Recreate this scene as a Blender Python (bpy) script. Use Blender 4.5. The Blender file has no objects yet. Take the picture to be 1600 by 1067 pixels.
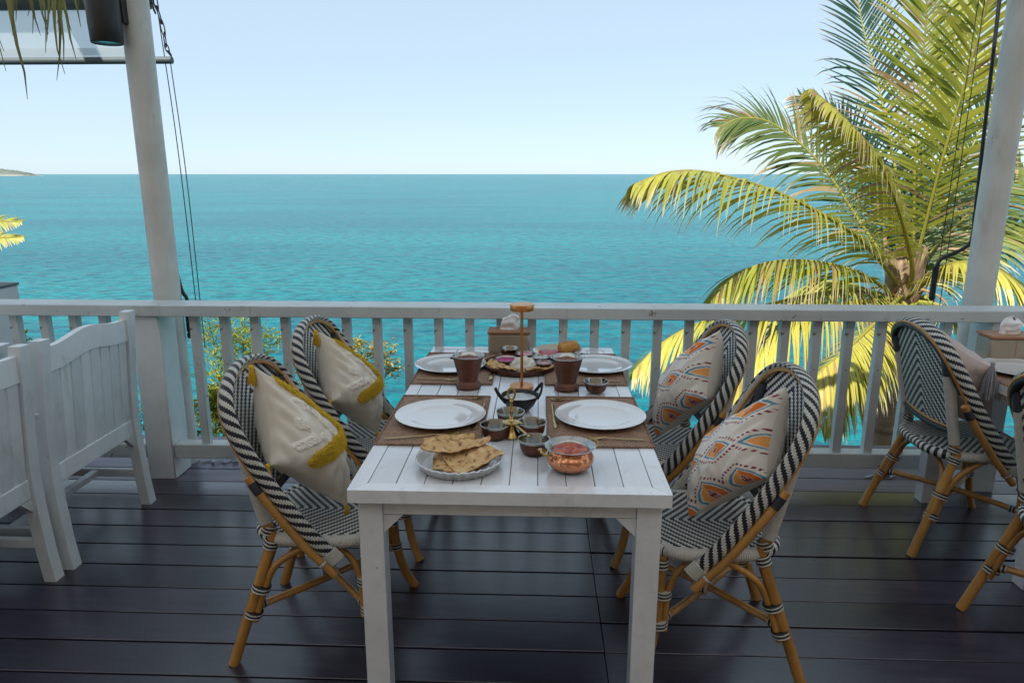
import bpy, bmesh, math, random
from mathutils import Vector, Matrix, noise
R = math.radians
PI = math.pi
rng = random.Random(7)
scene = bpy.context.scene
col = scene.collection

# ------------------------------------------------------------------ camera, sky, sun, exposure
cam_d = bpy.data.cameras.new('camera')
cam = bpy.data.objects.new('camera', cam_d)
col.objects.link(cam)
cam.location = (0, 0, 1.6)
cam.rotation_euler = (R(90 - 13.37), 0, R(2.13))
cam_d.sensor_width = 36
cam_d.lens = 36 * 1100 / 1600
cam_d.clip_start = 0.05
cam_d.clip_end = 80000
scene.camera = cam

SUN_ELEV, SUN_AZ = 50, 212          # azimuth clockwise from +Y: behind the camera, to the left
world = bpy.data.worlds.new('World')
scene.world = world
world.use_nodes = True
wt = world.node_tree
sky = wt.nodes.new('ShaderNodeTexSky')
sky.sky_type = 'NISHITA'
sky.sun_disc = False
sky.sun_elevation = R(SUN_ELEV)
sky.sun_rotation = R(SUN_AZ)
sky.air_density = 0.7
sky.dust_density = 0.3
sky.ozone_density = 3.0
veil = wt.nodes.new('ShaderNodeMix')            # thin even haze over the whole sky
veil.data_type = 'RGBA'
veil.inputs[0].default_value = 0.72
veil.inputs[7].default_value = (3.9, 4.85, 5.5, 1)
wt.links.new(sky.outputs[0], veil.inputs[6])
wt.links.new(veil.outputs[2], wt.nodes['Background'].inputs[0])
wt.nodes['Background'].inputs[1].default_value = 0.10

sun_d = bpy.data.lights.new('sun', 'SUN')
sun_d.energy = 4.5
sun_d.angle = R(0.5)
sun_d.color = (1.0, 0.95, 0.86)
sun = bpy.data.objects.new('sun', sun_d)
col.objects.link(sun)
az, el = R(SUN_AZ), R(SUN_ELEV)
to_sun = Vector((math.sin(az) * math.cos(el), math.cos(az) * math.cos(el), math.sin(el)))
sun.rotation_euler = to_sun.to_track_quat('Z', 'Y').to_euler()
sun.location = to_sun * 50

vs = scene.view_settings
vs.view_transform = 'Standard'
vs.look = 'None'
vs.exposure = 0.85
vs.gamma = 1.0
vs.use_curve_mapping = False
scene.cycles.max_bounces = 10
scene.cycles.transparent_max_bounces = 16
scene.cycles.caustics_reflective = False
scene.cycles.caustics_refractive = False


# ------------------------------------------------------------------ helpers: nodes and materials
class NT:
    def __init__(s, name):
        s.m = bpy.data.materials.new(name)
        s.m.use_nodes = True
        s.t = s.m.node_tree
        s.b = s.t.nodes['Principled BSDF']
        s.out = s.t.nodes['Material Output']

    def n(s, typ, **kw):
        x = s.t.nodes.new('ShaderNode' + typ)
        for k, v in kw.items():
            setattr(x, k, v)
        return x

    def put(s, sock, v):
        if isinstance(v, bpy.types.NodeSocket):
            s.t.links.new(v, sock)
        else:
            sock.default_value = v

    def math(s, op, a, b=0.0, c=None):
        x = s.n('Math', operation=op)
        s.put(x.inputs[0], a)
        s.put(x.inputs[1], b)
        if c is not None:
            s.put(x.inputs[2], c)
        return x.outputs[0]

    def mix(s, f, a, b):
        x = s.n('Mix', data_type='RGBA')
        s.put(x.inputs[0], f)
        s.put(x.inputs[6], a if isinstance(a, bpy.types.NodeSocket) else (*a, 1)[:4])
        s.put(x.inputs[7], b if isinstance(b, bpy.types.NodeSocket) else (*b, 1)[:4])
        return x.outputs[2]

    def obj(s):
        return s.n('TexCoord').outputs['Object']

    def uv(s):
        sp = s.n('SeparateXYZ')
        s.t.links.new(s.n('TexCoord').outputs['UV'], sp.inputs[0])
        return sp.outputs[0], sp.outputs[1]

    def scaled(s, v, sc):
        x = s.n('Mapping')
        s.t.links.new(v, x.inputs[0])
        x.inputs['Scale'].default_value = sc if hasattr(sc, '__len__') else (sc,) * 3
        return x.outputs[0]

    def noise(s, v, scale, detail=3, rough=.55, dist=0):
        x = s.n('TexNoise')
        s.t.links.new(v, x.inputs['Vector'])
        x.inputs['Scale'].default_value = scale
        x.inputs['Detail'].default_value = detail
        x.inputs['Roughness'].default_value = rough
        x.inputs['Distortion'].default_value = dist
        return x.outputs[0]

    def ramp(s, f, a, b):
        x = s.n('MapRange')
        x.interpolation_type = 'SMOOTHSTEP'
        s.put(x.inputs[0], f)
        x.inputs[1].default_value = a
        x.inputs[2].default_value = b
        return x.outputs[0]

    def bump(s, h, strength=.3, dist=.01):
        x = s.n('Bump')
        x.inputs['Strength'].default_value = strength
        x.inputs['Distance'].default_value = dist
        s.put(x.inputs['Height'], h)
        s.t.links.new(x.outputs[0], s.b.inputs['Normal'])
        return x

    def set(s, **kw):
        names = dict(col='Base Color', rough='Roughness', metal='Metallic', coat='Coat Weight', crough='Coat Roughness',
                     spec='Specular IOR Level', trans='Transmission Weight', ior='IOR', sheen='Sheen Weight',
                     sss='Subsurface Weight', alpha='Alpha')
        for k, v in kw.items():
            sock = s.b.inputs[names[k]]
            if k == 'col' and not isinstance(v, bpy.types.NodeSocket):
                v = (*v, 1)[:4]
            s.put(sock, v)
        return s.m


def pmat(name, c, rough=.5, metal=0, var=.2, scale=6, bump=0, bscale=80, c2=None, stretch=(1, 1, 1), dist=.004, rv=.12, **kw):
    """general painted / solid surface with uneven colour, gloss and relief"""
    t = NT(name)
    o = t.scaled(t.obj(), stretch)
    nz = t.noise(o, scale, 5, .6)
    c2 = c2 or tuple(x * (1 - var) for x in c)
    colr = t.mix(t.ramp(nz, .35, .65), c2, c)
    rnd = t.n('ObjectInfo').outputs['Random']
    hv = t.n('HueSaturation')
    t.put(hv.inputs['Value'], t.math('MULTIPLY_ADD', rnd, .14, .93))
    t.put(hv.inputs['Color'], colr)
    r = t.math('MULTIPLY_ADD', t.noise(o, scale * 2.7, 4), rv * 2, rough - rv)
    t.set(col=hv.outputs[0], rough=r, metal=metal, **kw)
    if bump:
        t.bump(t.noise(o, bscale, 4), bump, dist)
    return t.m


def white_paint(name, c=(.74, .75, .74), rough=.38, wear=.66, stretch=(1, 1, 1), bump=.25, **kw):
    t = NT(name)
    o = t.obj()
    os_ = t.scaled(o, stretch)
    n1 = t.noise(o, 5, 4)
    base = t.mix(t.ramp(n1, .3, .7), tuple(x * .88 for x in c), c)
    grain = t.noise(os_, 40, 4)
    base = t.mix(t.math('MULTIPLY', t.ramp(grain, .5, .75), .18), base, (c[0] * .62, c[1] * .58, c[2] * .52))
    spots = t.noise(o, 19, 6, .7)
    base = t.mix(t.ramp(spots, wear, wear + .04), base, (.16, .13, .10))
    stain = t.noise(t.scaled(o, (2.2, 2.2, .7)), 3.3, 6, .72, .5)
    base = t.mix(t.math('MULTIPLY', t.ramp(stain, .55, .74), .45), base, (.33, .27, .19))
    rnd = t.n('ObjectInfo').outputs['Random']
    hv = t.n('HueSaturation')
    t.put(hv.inputs['Value'], t.math('MULTIPLY_ADD', rnd, .16, .88))
    t.put(hv.inputs['Color'], base)
    t.set(col=hv.outputs[0], rough=t.math('MULTIPLY_ADD', t.noise(os_, 14, 4), .3, rough - .15), **kw)
    t.bump(t.math('ADD', grain, t.math('MULTIPLY', spots, .5)), bump, .002)
    return t.m


def weave(name, period=4, black=(.005, .006, .011), white=(.70, .69, .64), k=1, dash=None):
    """over-and-under strands; UV is counted in strands, the colours step across as a twill"""
    t = NT(name)
    u, v = t.uv()
    i = t.math('FLOOR', t.math('ADD', u, .001))
    j = t.math('FLOOR', t.math('ADD', v, .001))
    s = t.math('ADD', i, t.math('MULTIPLY', j, k))
    f = t.math('FRACT', t.math('ADD', t.math('DIVIDE', s, period), 50.01))
    m = t.math('LESS_THAN', f, .5)
    if dash:
        f2 = t.math('FRACT', t.math('ADD', t.math('DIVIDE', i, dash), 50.01))
        m = t.math('MULTIPLY', t.math('LESS_THAN', f2, .42), t.math('LESS_THAN', t.math('FRACT', t.math('ADD', t.math('DIVIDE', j, 7), 50.01)), .2))
    nz = t.noise(t.obj(), 60, 3)
    rn = t.n('TexWhiteNoise', noise_dimensions='2D')
    cv = t.n('CombineXYZ')
    t.put(cv.inputs[0], i)
    t.put(cv.inputs[1], j)
    t.t.links.new(cv.outputs[0], rn.inputs['Vector'])
    tone = t.math('ADD', t.math('MULTIPLY', nz, .5), t.math('MULTIPLY', rn.outputs[0], .5))
    w = t.mix(tone, tuple(x * .7 for x in white), white)
    b = t.mix(tone, black, tuple(x * 2.2 for x in black))
    t.set(col=t.mix(m, w, b), rough=.42, spec=.4)
    hu = t.math('SINE', t.math('MULTIPLY', t.math('FRACT', u), PI))
    hv = t.math('SINE', t.math('MULTIPLY', t.math('FRACT', v), PI))
    h = t.math('POWER', t.math('MAXIMUM', t.math('MULTIPLY', hu, hv), .0), .5)
    t.bump(h, .8, .003)
    return t.m


def rings(name, a, b=None, duty=.5, rough=.4, strength=.7):
    """cord wound round a cane: U is counted in turns, every turn a ridge; with b the turns alternate in colour"""
    t = NT(name)
    u, v = t.uv()
    c = a
    nz = t.noise(t.obj(), 70, 3)
    ca = t.mix(nz, tuple(x * .75 for x in a), a)
    if b:
        m = t.math('GREATER_THAN', t.math('FRACT', t.math('MULTIPLY', u, .5)), .5)
        ca = t.mix(m, ca, b)
    t.set(col=ca, rough=rough)
    t.bump(t.math('POWER', t.math('ABSOLUTE', t.math('SINE', t.math('MULTIPLY', u, PI))), .6), strength, .003)
    return t.m


def vcol(name, rough=.7, bump=.2, bscale=300, sheen=0, spec=.3, sss=0, translucent=0, dist=.002, coat=0):
    """base colour from the mesh's own 'tint' attribute (prints, baked spots, leaf colours)"""
    t = NT(name)
    a = t.n('Attribute', attribute_name='tint')
    t.set(col=a.outputs['Color'], rough=rough, sheen=sheen, spec=spec, coat=coat)
    if bump:
        t.bump(t.noise(t.obj(), bscale, 4), bump, dist)
    if translucent:
        tr = t.n('BsdfTranslucent')
        t.t.links.new(a.outputs['Color'], tr.inputs[0])
        mx = t.n('MixShader')
        mx.inputs[0].default_value = translucent
        t.t.links.new(t.b.outputs[0], mx.inputs[1])
        t.t.links.new(tr.outputs[0], mx.inputs[2])
        t.t.links.new(mx.outputs[0], t.out.inputs[0])
    return t.m


# ------------------------------------------------------------------ helpers: geometry
class MB:
    def __init__(s):
        s.v, s.f, s.uv, s.mi, s.c = [], [], [], [], []
        s.has_uv = False

    def add(s, verts, faces, uvs=None, mi=0, cols=None):
        b = len(s.v)
        s.v += [tuple(p) for p in verts]
        s.c += list(cols) if cols else [(1, 1, 1)] * len(verts)
        for k, f in enumerate(faces):
            s.f.append(tuple(b + i for i in f))
            s.uv.append(uvs[k] if uvs else [(0, 0)] * len(f))
            s.mi.append(mi[k] if isinstance(mi, list) else mi)
        s.has_uv = s.has_uv or bool(uvs)
        return s

    def box(s, x0, x1, y0, y1, z0, z1, bev=.003, mat=None, mi=0):
        bm = bmesh.new()
        bmesh.ops.create_cube(bm, size=1)
        for q in bm.verts:
            q.co = Vector(((x0 + x1) / 2 + q.co.x * (x1 - x0), (y0 + y1) / 2 + q.co.y * (y1 - y0), (z0 + z1) / 2 + q.co.z * (z1 - z0)))
        if bev:
            bmesh.ops.bevel(bm, geom=bm.edges[:], offset=bev, segments=1, affect='EDGES')
        bm.verts.index_update()
        s.add([(mat @ q.co) if mat else q.co for q in bm.verts], [[q.index for q in f.verts] for f in bm.faces], mi=mi)
        bm.free()
        return s

    def tube(s, pts, rad, n=10, uscale=1.0, vscale=1.0, caps=True, ref=None, flat=None, mi=0, col=None, u0=0.0):
        """sweep a circle (or ellipse: flat=(a,b) multipliers along ref / across) down a path"""
        pts = [Vector(p) for p in pts]
        m = len(pts)
        rad = rad if hasattr(rad, '__len__') else [rad] * m
        tang = []
        for i in range(m):
            d = pts[min(i + 1, m - 1)] - pts[max(i - 1, 0)]
            tang.append(d.normalized() if d.length > 1e-9 else Vector((0, 0, 1)))
        if ref is None:
            r0 = Vector((0, 0, 1)) if abs(tang[0].z) < .9 else Vector((1, 0, 0))
        vs_, fs, us = [], [], []
        prev = None
        L = [0]
        for i in range(1, m):
            L.append(L[-1] + (pts[i] - pts[i - 1]).length)
        for i in range(m):
            t = tang[i]
            if ref is not None:
                a = Vector(ref[i]) if not isinstance(ref, Vector) else ref
            else:
                a = prev if prev is not None else r0
            a = (a - t * a.dot(t)).normalized()
            prev = a
            b = t.cross(a)
            fa, fb = flat if flat else (1, 1)
            for k in range(n):
                q = 2 * PI * k / n
                vs_.append(pts[i] + a * (rad[i] * fa * math.cos(q)) + b * (rad[i] * fb * math.sin(q)))
        for i in range(m - 1):
            for k in range(n):
                k2 = (k + 1) % n
                fs.append((i * n + k, i * n + k2, (i + 1) * n + k2, (i + 1) * n + k))
                u1, u2 = L[i] * uscale + u0, L[i + 1] * uscale + u0
                us.append([(u1, k / n * vscale), (u1, (k + 1) / n * vscale), (u2, (k + 1) / n * vscale), (u2, k / n * vscale)])
        if caps:
            fs.append(tuple(range(n - 1, -1, -1)))
            us.append([(u0, 0)] * n)
            fs.append(tuple((m - 1) * n + k for k in range(n)))
            us.append([(L[-1] * uscale + u0, 0)] * n)
        s.add(vs_, fs, us, mi, [col] * len(vs_) if col else None)
        return s

    def lathe(s, prof, n=32, c=(0, 0, 0), wob=None, mi=0, tint=None):
        """prof: (r, z) from bottom/inside outwards; r=0 ends closed"""
        vs_, fs = [], []
        rows = []
        for (r, z) in prof:
            if r < 1e-6:
                rows.append([len(vs_)])
                vs_.append((c[0], c[1], c[2] + z))
            else:
                row = []
                for k in range(n):
                    a = 2 * PI * k / n
                    rr, zz = (r, z) if not wob else wob(r, z, a)
                    row.append(len(vs_))
                    vs_.append((c[0] + rr * math.cos(a), c[1] + rr * math.sin(a), c[2] + zz))
                rows.append(row)
        for A, B in zip(rows, rows[1:]):
            for k in range(n):
                k2 = (k + 1) % n
                if len(A) == 1 and len(B) == 1:
                    continue
                if len(A) == 1:
                    fs.append((A[0], B[k2], B[k]))
                elif len(B) == 1:
                    fs.append((A[k], A[k2], B[0]))
                else:
                    fs.append((A[k], A[k2], B[k2], B[k]))
        s.add(vs_, fs, mi=mi, cols=[tint] * len(vs_) if tint else None)
        return s

    def grid(s, fn, nu, nv, uvf=None, colf=None, mi=0):
        vs_, fs, us, cs = [], [], [], []
        for i in range(nu + 1):
            for j in range(nv + 1):
                vs_.append(fn(i / nu, j / nv))
                cs.append(colf(i / nu, j / nv) if colf else (1, 1, 1))
        w = nv + 1
        for i in range(nu):
            for j in range(nv):
                fs.append((i * w + j, (i + 1) * w + j, (i + 1) * w + j + 1, i * w + j + 1))
                if uvf:
                    us.append([uvf(i / nu, j / nv), uvf((i + 1) / nu, j / nv), uvf((i + 1) / nu, (j + 1) / nv), uvf(i / nu, (j + 1) / nv)])
        s.add(vs_, fs, us if uvf else None, mi, cs)
        return s

    def mesh(s, name, mats, smooth=40, tint=False):
        me = bpy.data.meshes.new(name)
        me.from_pydata(s.v, [], s.f)
        for m in (mats if isinstance(mats, (list, tuple)) else [mats]):
            me.materials.append(m)
        if any(s.mi):
            me.polygons.foreach_set('material_index', s.mi)
        if s.has_uv:
            l = me.uv_layers.new(name='UVMap')
            flat = [x for f in s.uv for p in f for x in p]
            l.data.foreach_set('uv', flat)
        if tint:
            a = me.color_attributes.new('tint', 'FLOAT_COLOR', 'POINT')
            a.data.foreach_set('color', [x for p in s.c for x in (*p[:3], 1)])
        if smooth:
            me.polygons.foreach_set('use_smooth', [True] * len(me.polygons))
            me.set_sharp_from_angle(angle=R(smooth))
        me.update()
        return me


def link(name, data, parent=None, loc=None, rot=None):
    o = bpy.data.objects.new(name, data)
    col.objects.link(o)
    if parent:
        o.parent = parent
    if loc:
        o.location = loc
    if rot:
        o.rotation_euler = rot
    return o


def part(name, mb, mats, parent, smooth=40, tint=False, label=None, kind=None, loc=None, rot=None):
    o = link(name, mb.mesh(name, mats, smooth, tint), parent, loc, rot)
    if label:
        o['label'] = label
    if kind:
        o['kind'] = kind
    return o


def tag(o, label, cat, group=None):
    o['label'] = label
    o['category'] = cat
    if group:
        o['group'] = group
    return o


def thing(name, label, cat, loc=(0, 0, 0), rz=0, group=None):
    return tag(link(name, None, None, loc, (0, 0, rz)), label, cat, group)


def solid(name, mb, mats, label, cat, group=None, smooth=40, tint=False, loc=None, rot=None):
    return tag(link(name, mb.mesh(name, mats, smooth, tint), None, loc, rot), label, cat, group)


def copy_tree(o, parent=None):
    c = o.copy()
    col.objects.link(c)
    if parent:
        c.parent = parent
    for ch in o.children:
        copy_tree(ch, c)
    return c


def spline(pts, n):
    """Catmull-Rom through pts"""
    pts = [Vector(p) for p in pts]
    P = [pts[0] * 2 - pts[1]] + pts + [pts[-1] * 2 - pts[-2]]
    out = []
    segs = len(pts) - 1
    for k in range(n + 1):
        x = k / n * segs
        i = min(int(x), segs - 1)
        t = x - i
        a, b, c, d = P[i:i + 4]
        out.append(.5 * ((2 * b) + (c - a) * t + (2 * a - 5 * b + 4 * c - d) * t * t + (3 * b - a - 3 * c + d) * t ** 3))
    return out


def lerp(a, b, t):
    return a + (b - a) * t


def cmix(a, b, t):
    t = max(0, min(1, t))
    return tuple(lerp(x, y, t) for x, y in zip(a, b))


def nz(x, y=0, z=0):
    return noise.noise((x, y, z))


# ------------------------------------------------------------------ materials
M = {}
M['rail'] = white_paint('rail_paint', (.60, .645, .655), .40, .64, (.12, 1, 1))
M['post'] = white_paint('post_paint', (.66, .69, .70), .42, .68, (1, 1, .15))
M['column'] = white_paint('column_paint', (.60, .60, .57), .45, .69, (1, 1, .2), bump=.5)
M['table'] = white_paint('table_paint', (.78, .80, .84), .22, .70, (1, .1, 1), bump=.10, coat=.6, crough=.10)
M['slat'] = white_paint('slat_chair_paint', (.73, .79, .83), .42, .69, (1, 1, .15))
M['deck'] = NT('deck_paint')
t = M['deck']
o_ = t.scaled(t.obj(), (.12, 1, 1))
g1 = t.noise(o_, 26, 5, .65)
g2 = t.noise(t.obj(), 2.2, 4)
g3 = t.noise(t.obj(), 55, 5, .7)
base = t.mix(t.ramp(g1, .35, .7), (.014, .011, .024), (.028, .023, .044))
base = t.mix(t.math('MULTIPLY', t.ramp(g2, .45, .75), .5), base, (.036, .034, .052))
base = t.mix(t.ramp(g3, .715, .74), base, (.17, .155, .16))
scf = t.noise(t.scaled(t.obj(), (.35, 1.2, 1)), 7, 6, .7, .8)
base = t.mix(t.math('MULTIPLY', t.ramp(scf, .56, .72), .55), base, (.080, .070, .098))
hv = t.n('HueSaturation')
t.put(hv.inputs['Value'], t.math('MULTIPLY_ADD', t.n('ObjectInfo').outputs['Random'], .9, .6))
t.put(hv.inputs['Color'], base)
t.set(col=hv.outputs[0], rough=t.math('MULTIPLY_ADD', t.noise(o_, 9, 5), .30, .16), spec=.7, coat=.65, crough=.26)
t.bump(t.math('ADD', g1, t.math('MULTIPLY', g3, .35)), .22, .002)
M['deck'] = t.m
M['deck_outer'] = pmat('deck_outer', (.15, .13, .18), .40, var=.3, scale=18, stretch=(.12, 1, 1), bump=.2, bscale=40, dist=.002)  # paler purple for the boards along the outer edge
M['joist'] = pmat('joist_dark', (.012, .010, .010), .8)
M['rattan'] = pmat('rattan_cane', (.50, .25, .060), .34, var=.35, scale=9, stretch=(1, 1, .3), bump=.15, bscale=30, dist=.002, coat=.2)
M['rattan_dark'] = pmat('rattan_aged', (.36, .17, .045), .38, var=.4, scale=10, bump=.15, bscale=30, dist=.002)
M['weave'] = weave('woven_panel', 4)
M['weave_seat'] = weave('woven_seat', 4, k=1)
M['weave_hoop'] = weave('woven_hoop', 6, k=1)
M['weave_in'] = weave('woven_hoop_inside', 8, dash=8)
M['wrap_white'] = rings('white_cord', (.62, .60, .55))
M['wrap_black'] = rings('black_cord', (.014, .016, .024), rough=.33)
M['binding'] = rings('two_tone_binding', (.60, .58, .53), (.012, .013, .02))
M['steel'] = pmat('steel', (.42, .42, .40), .16, 1, var=.1, scale=12, rv=.06)
M['brass'] = pmat('brass', (.55, .38, .14), .25, 1, var=.25, scale=14, rv=.08)
M['copper_dark'] = pmat('aged_copper', (.16, .075, .055), .36, 1, var=.3, scale=14, bump=.1, bscale=90)
t = NT('hammered_copper')
vo = t.n('TexVoronoi')
t.t.links.new(t.obj(), vo.inputs['Vector'])
vo.inputs['Scale'].default_value = 95
t.set(col=(.72, .30, .16), rough=.2, metal=1)
t.bump(vo.outputs['Distance'], .6, .004)
M['hammered'] = t.m
M['gold'] = pmat('lamp_copper', (.62, .28, .10), .32, 1, var=.12, scale=20, rv=.06)
M['iron'] = pmat('dark_iron', (.035, .035, .036), .4, .7, var=.3, scale=20)
M['ceramic'] = pmat('ceramic', (.70, .71, .72), .10, var=.04, scale=5, rv=.04, coat=.6)
M['ceramic_cream'] = pmat('ceramic_cream', (.66, .62, .54), .16, var=.08, scale=5, rv=.04, coat=.4)
t = NT('foil')
t.set(col=(.86, .86, .86), rough=.30, metal=1)
t.bump(t.noise(t.obj(), 55, 5, .75), 1.0, .012)
M['foil'] = t.m
t = NT('placemat_weave')
u, v = t.uv()
wv = t.math('SINE', t.math('MULTIPLY', u, PI * 2))
wv2 = t.math('SINE', t.math('MULTIPLY', v, PI * 2))
chk = t.math('MULTIPLY', wv, wv2)
n1 = t.noise(t.obj(), 45, 4)
t.set(col=t.mix(t.math('ADD', t.math('MULTIPLY', chk, .55), n1), (.09, .045, .028), (.52, .31, .19)), rough=.6)
t.bump(chk, .9, .003)
M['mat'] = t.m


def food(name, a, b, c, scale=60, rough=.22):
    t = NT(name)
    o = t.obj()
    n1 = t.noise(o, scale, 5, .65, .6)
    n2 = t.noise(o, scale * 2.3, 3, .6)
    cc = t.mix(t.ramp(n1, .4, .62), a, b)
    cc = t.mix(t.ramp(n2, .66, .72), cc, c)
    t.set(col=cc, rough=rough + .06)
    t.bump(n1, .4, .004)
    return t.m


M['curry'] = food('tomato_curry', (.26, .022, .008), (.50, .10, .02), (.50, .36, .20), 48)
M['curry_dark'] = food('brown_curry', (.13, .022, .012), (.25, .07, .025), (.40, .22, .10))
M['dal'] = food('creamy_dal', (.38, .42, .44), (.60, .63, .64), (.07, .05, .03), 45)
M['pink'] = food('pink_onion', (.30, .015, .10), (.48, .06, .22), (.55, .35, .42), 70)
M['raita'] = food('pink_raita', (.58, .40, .46), (.42, .12, .22), (.45, .04, .12), 60)
M['beet'] = food('red_salad', (.38, .02, .03), (.52, .10, .10), (.60, .45, .45), 80)
M['bread'] = vcol('baked_bread', .75, .35, 160, dist=.003)
M['rice'] = pmat('rice', (.84, .81, .72), .45, var=.1, scale=60)
M['tissue'] = pmat('tissue_paper', (.78, .78, .80), .8, var=.04, scale=10, bump=.1, bscale=60)
t = NT('acrylic_box')
t.set(col=t.mix(t.noise(t.obj(), 9, 4), (.26, .21, .15), (.36, .30, .22)), rough=.16, coat=.4)
M['acrylic'] = t.m
M['lid'] = pmat('wood_lid', (.38, .17, .08), .35, var=.3, scale=8, stretch=(.3, 2, 2))
M['cloth'] = vcol('printed_cotton', .85, .35, 500, sheen=.3, dist=.0015)
M['tuft'] = vcol('tufted_yarn', .9, 0, sheen=.4)
M['black'] = pmat('black_metal', (.012, .013, .015), .4, var=.2, scale=10)
M['lens'] = pmat('lamp_lens', (.25, .55, .58), .1, var=.1, scale=10, coat=.5)
M['wire'] = pmat('wire', (.04, .045, .05), .4, .6)
M['chain'] = pmat('zinc_chain', (.30, .31, .32), .35, .9, var=.3, scale=20)
M['alu'] = pmat('grey_tube', (.06, .09, .10), .6, var=.15, scale=5)
t = NT('awning_mesh')
tr = t.n('BsdfTranslucent')
tr.inputs[0].default_value = (.62, .68, .72, 1)
tp = t.n('BsdfTransparent')
m1 = t.n('MixShader')
m1.inputs[0].default_value = .55
t.set(col=(.42, .46, .48), rough=.8)
t.t.links.new(t.b.outputs[0], m1.inputs[1])
t.t.links.new(tr.outputs[0], m1.inputs[2])
m2 = t.n('MixShader')
m2.inputs[0].default_value = .35
t.t.links.new(m1.outputs[0], m2.inputs[1])
t.t.links.new(tp.outputs[0], m2.inputs[2])
t.t.links.new(m2.outputs[0], t.out.inputs[0])
M['awning'] = t.m
for nm, tc, fr in (('fill_canvas', (.54, .54, .57, 1), .52), ('fill_canvas_thin', (.70, .70, .71, 1), .72)):  # cloths of the added canopy, translucent to pass fill light
    t = NT(nm)
    tr = t.n('BsdfTranslucent')
    tr.inputs[0].default_value = tc
    mx = t.n('MixShader')
    mx.inputs[0].default_value = fr
    t.set(col=(.74, .72, .67), rough=.9)
    t.t.links.new(t.b.outputs[0], mx.inputs[1])
    t.t.links.new(tr.outputs[0], mx.inputs[2])
    t.t.links.new(mx.outputs[0], t.out.inputs[0])
    M[nm] = t.m
M['leaf'] = vcol('palm_leaf', .42, 0, spec=.5, translucent=.33)
M['leaf2'] = vcol('shrub_leaf', .45, 0, spec=.4, translucent=.35)
M['thatch'] = vcol('dry_thatch', .8, 0, translucent=.3)
M['roof_thatch'] = pmat('roof_thatch', (.24, .17, .09), .9, var=.5, scale=14, stretch=(4, 1, 1), bump=.6, bscale=40, dist=.03)
M['trunk'] = vcol('palm_trunk', .85, .6, 60, dist=.02)
M['stem'] = pmat('green_stem', (.16, .20, .04), .45, var=.3, scale=8)
M['plaster'] = pmat('rough_plaster', (.60, .60, .62), .7, var=.12, scale=3, bump=.2, bscale=30)
M['cream'] = pmat('bounce_plaster', (.82, .60, .42), .8, var=.1, scale=2)
M['slate'] = pmat('wall_cap', (.10, .10, .12), .6)
M['earth'] = pmat('hillside_earth', (.07, .075, .03), .95, var=.5, scale=1.2, bump=.6, bscale=6, dist=.2)
M['bounce_court'] = pmat('bounce_paving', (.46, .38, .29), .85, var=.2, scale=1.5)
M['island'] = vcol('island', .9, 0)
M['flower'] = pmat('yellow_petal', (.75, .55, .03), .6, var=.1)
M['fringe'] = vcol('grey_fringe', .9, 0, sheen=.3)

# ------------------------------------------------------------------ sea, island, hillside, court
t = NT('sea_water')
pos = t.n('NewGeometry').outputs['Position']
big = t.noise(t.scaled(pos, (.006, .02, 1)), 1.0, 3)
mid = t.noise(t.scaled(pos, (.40, .62, 1)), 1.0, 9, .76)
c = t.mix(t.ramp(big, .35, .65), (.001, .140, .172), (.002, .195, .216))
c = t.mix(t.math('MULTIPLY', t.ramp(mid, .42, .62), .85), c, (.001, .060, .100))  # light and dark of the ripple slopes mixed into the water colour
t.set(col=c, rough=.22, spec=.07, ior=1.33)
w1 = t.noise(t.scaled(pos, (.30, .55, 1)), 1.0, 6, .62, .4)
w2 = t.noise(t.scaled(pos, (.10, .22, 1)), 1.0, 3, .5)
t.bump(t.math('ADD', w1, t.math('MULTIPLY', w2, 1.2)), 1.0, 1.1)
M['sea'] = t.m
SEA = -14.0
s = MB()
s.add([(-60000, -300, SEA), (60000, -300, SEA), (60000, 60000, SEA), (-60000, 60000, SEA)], [(0, 1, 2, 3)])
o = link('sea', s.mesh('sea', M['sea'], 0))
o['kind'] = 'structure'

s = MB()
def isl(u, v):
    x = lerp(-620, 190, u)
    w = max(0, 1 - ((u - .35) / (.65 if u > .35 else .36)) ** 2)
    prof = 88 * w ** .6 * (.75 + .25 * nz(u * 9, 3)) + (7 * nz(u * 60, v * 9) if .05 < w else 0)
    a = math.sin(v * PI)
    return (x, lerp(-150, 150, v), max(-2, prof * a ** .7))
def islc(u, v):
    z = isl(u, v)[2]
    g = .5 + .5 * nz(u * 80, v * 20)
    return cmix((.30, .27, .22), cmix((.10, .13, .12), (.16, .18, .15), g), (z - 7) / 5)
s.grid(isl, 120, 24, colf=islc)
o = link('island', s.mesh('island', M['island'], 0, True), None, (-4500, 6000, SEA))
o['kind'] = 'structure'
o['label'] = 'low wooded island far off on the left horizon'

s = MB()
def hill(u, v):
    x = lerp(-40, 40, u)
    y = lerp(-30, 22, v)
    z = -.7 if y < 2 else -.7 - (y - 2) * .95 + .0
    return (x, y, z + (.5 * nz(x * .3, y * .3) if y > 3 else 0) - (0 if y < 4.5 else .3))
s.grid(hill, 60, 50)
o = link('hillside', s.mesh('hillside', M['earth'], 30))
o['kind'] = 'structure'
s = MB()
s.box(-20, 20, -24, -4.6, -.6, -.02, .0)
o = link('added_court', s.mesh('added_court', M['bounce_court'], 0))  # unseen paving added at the back to bounce warm light
o['kind'] = 'structure'

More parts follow.
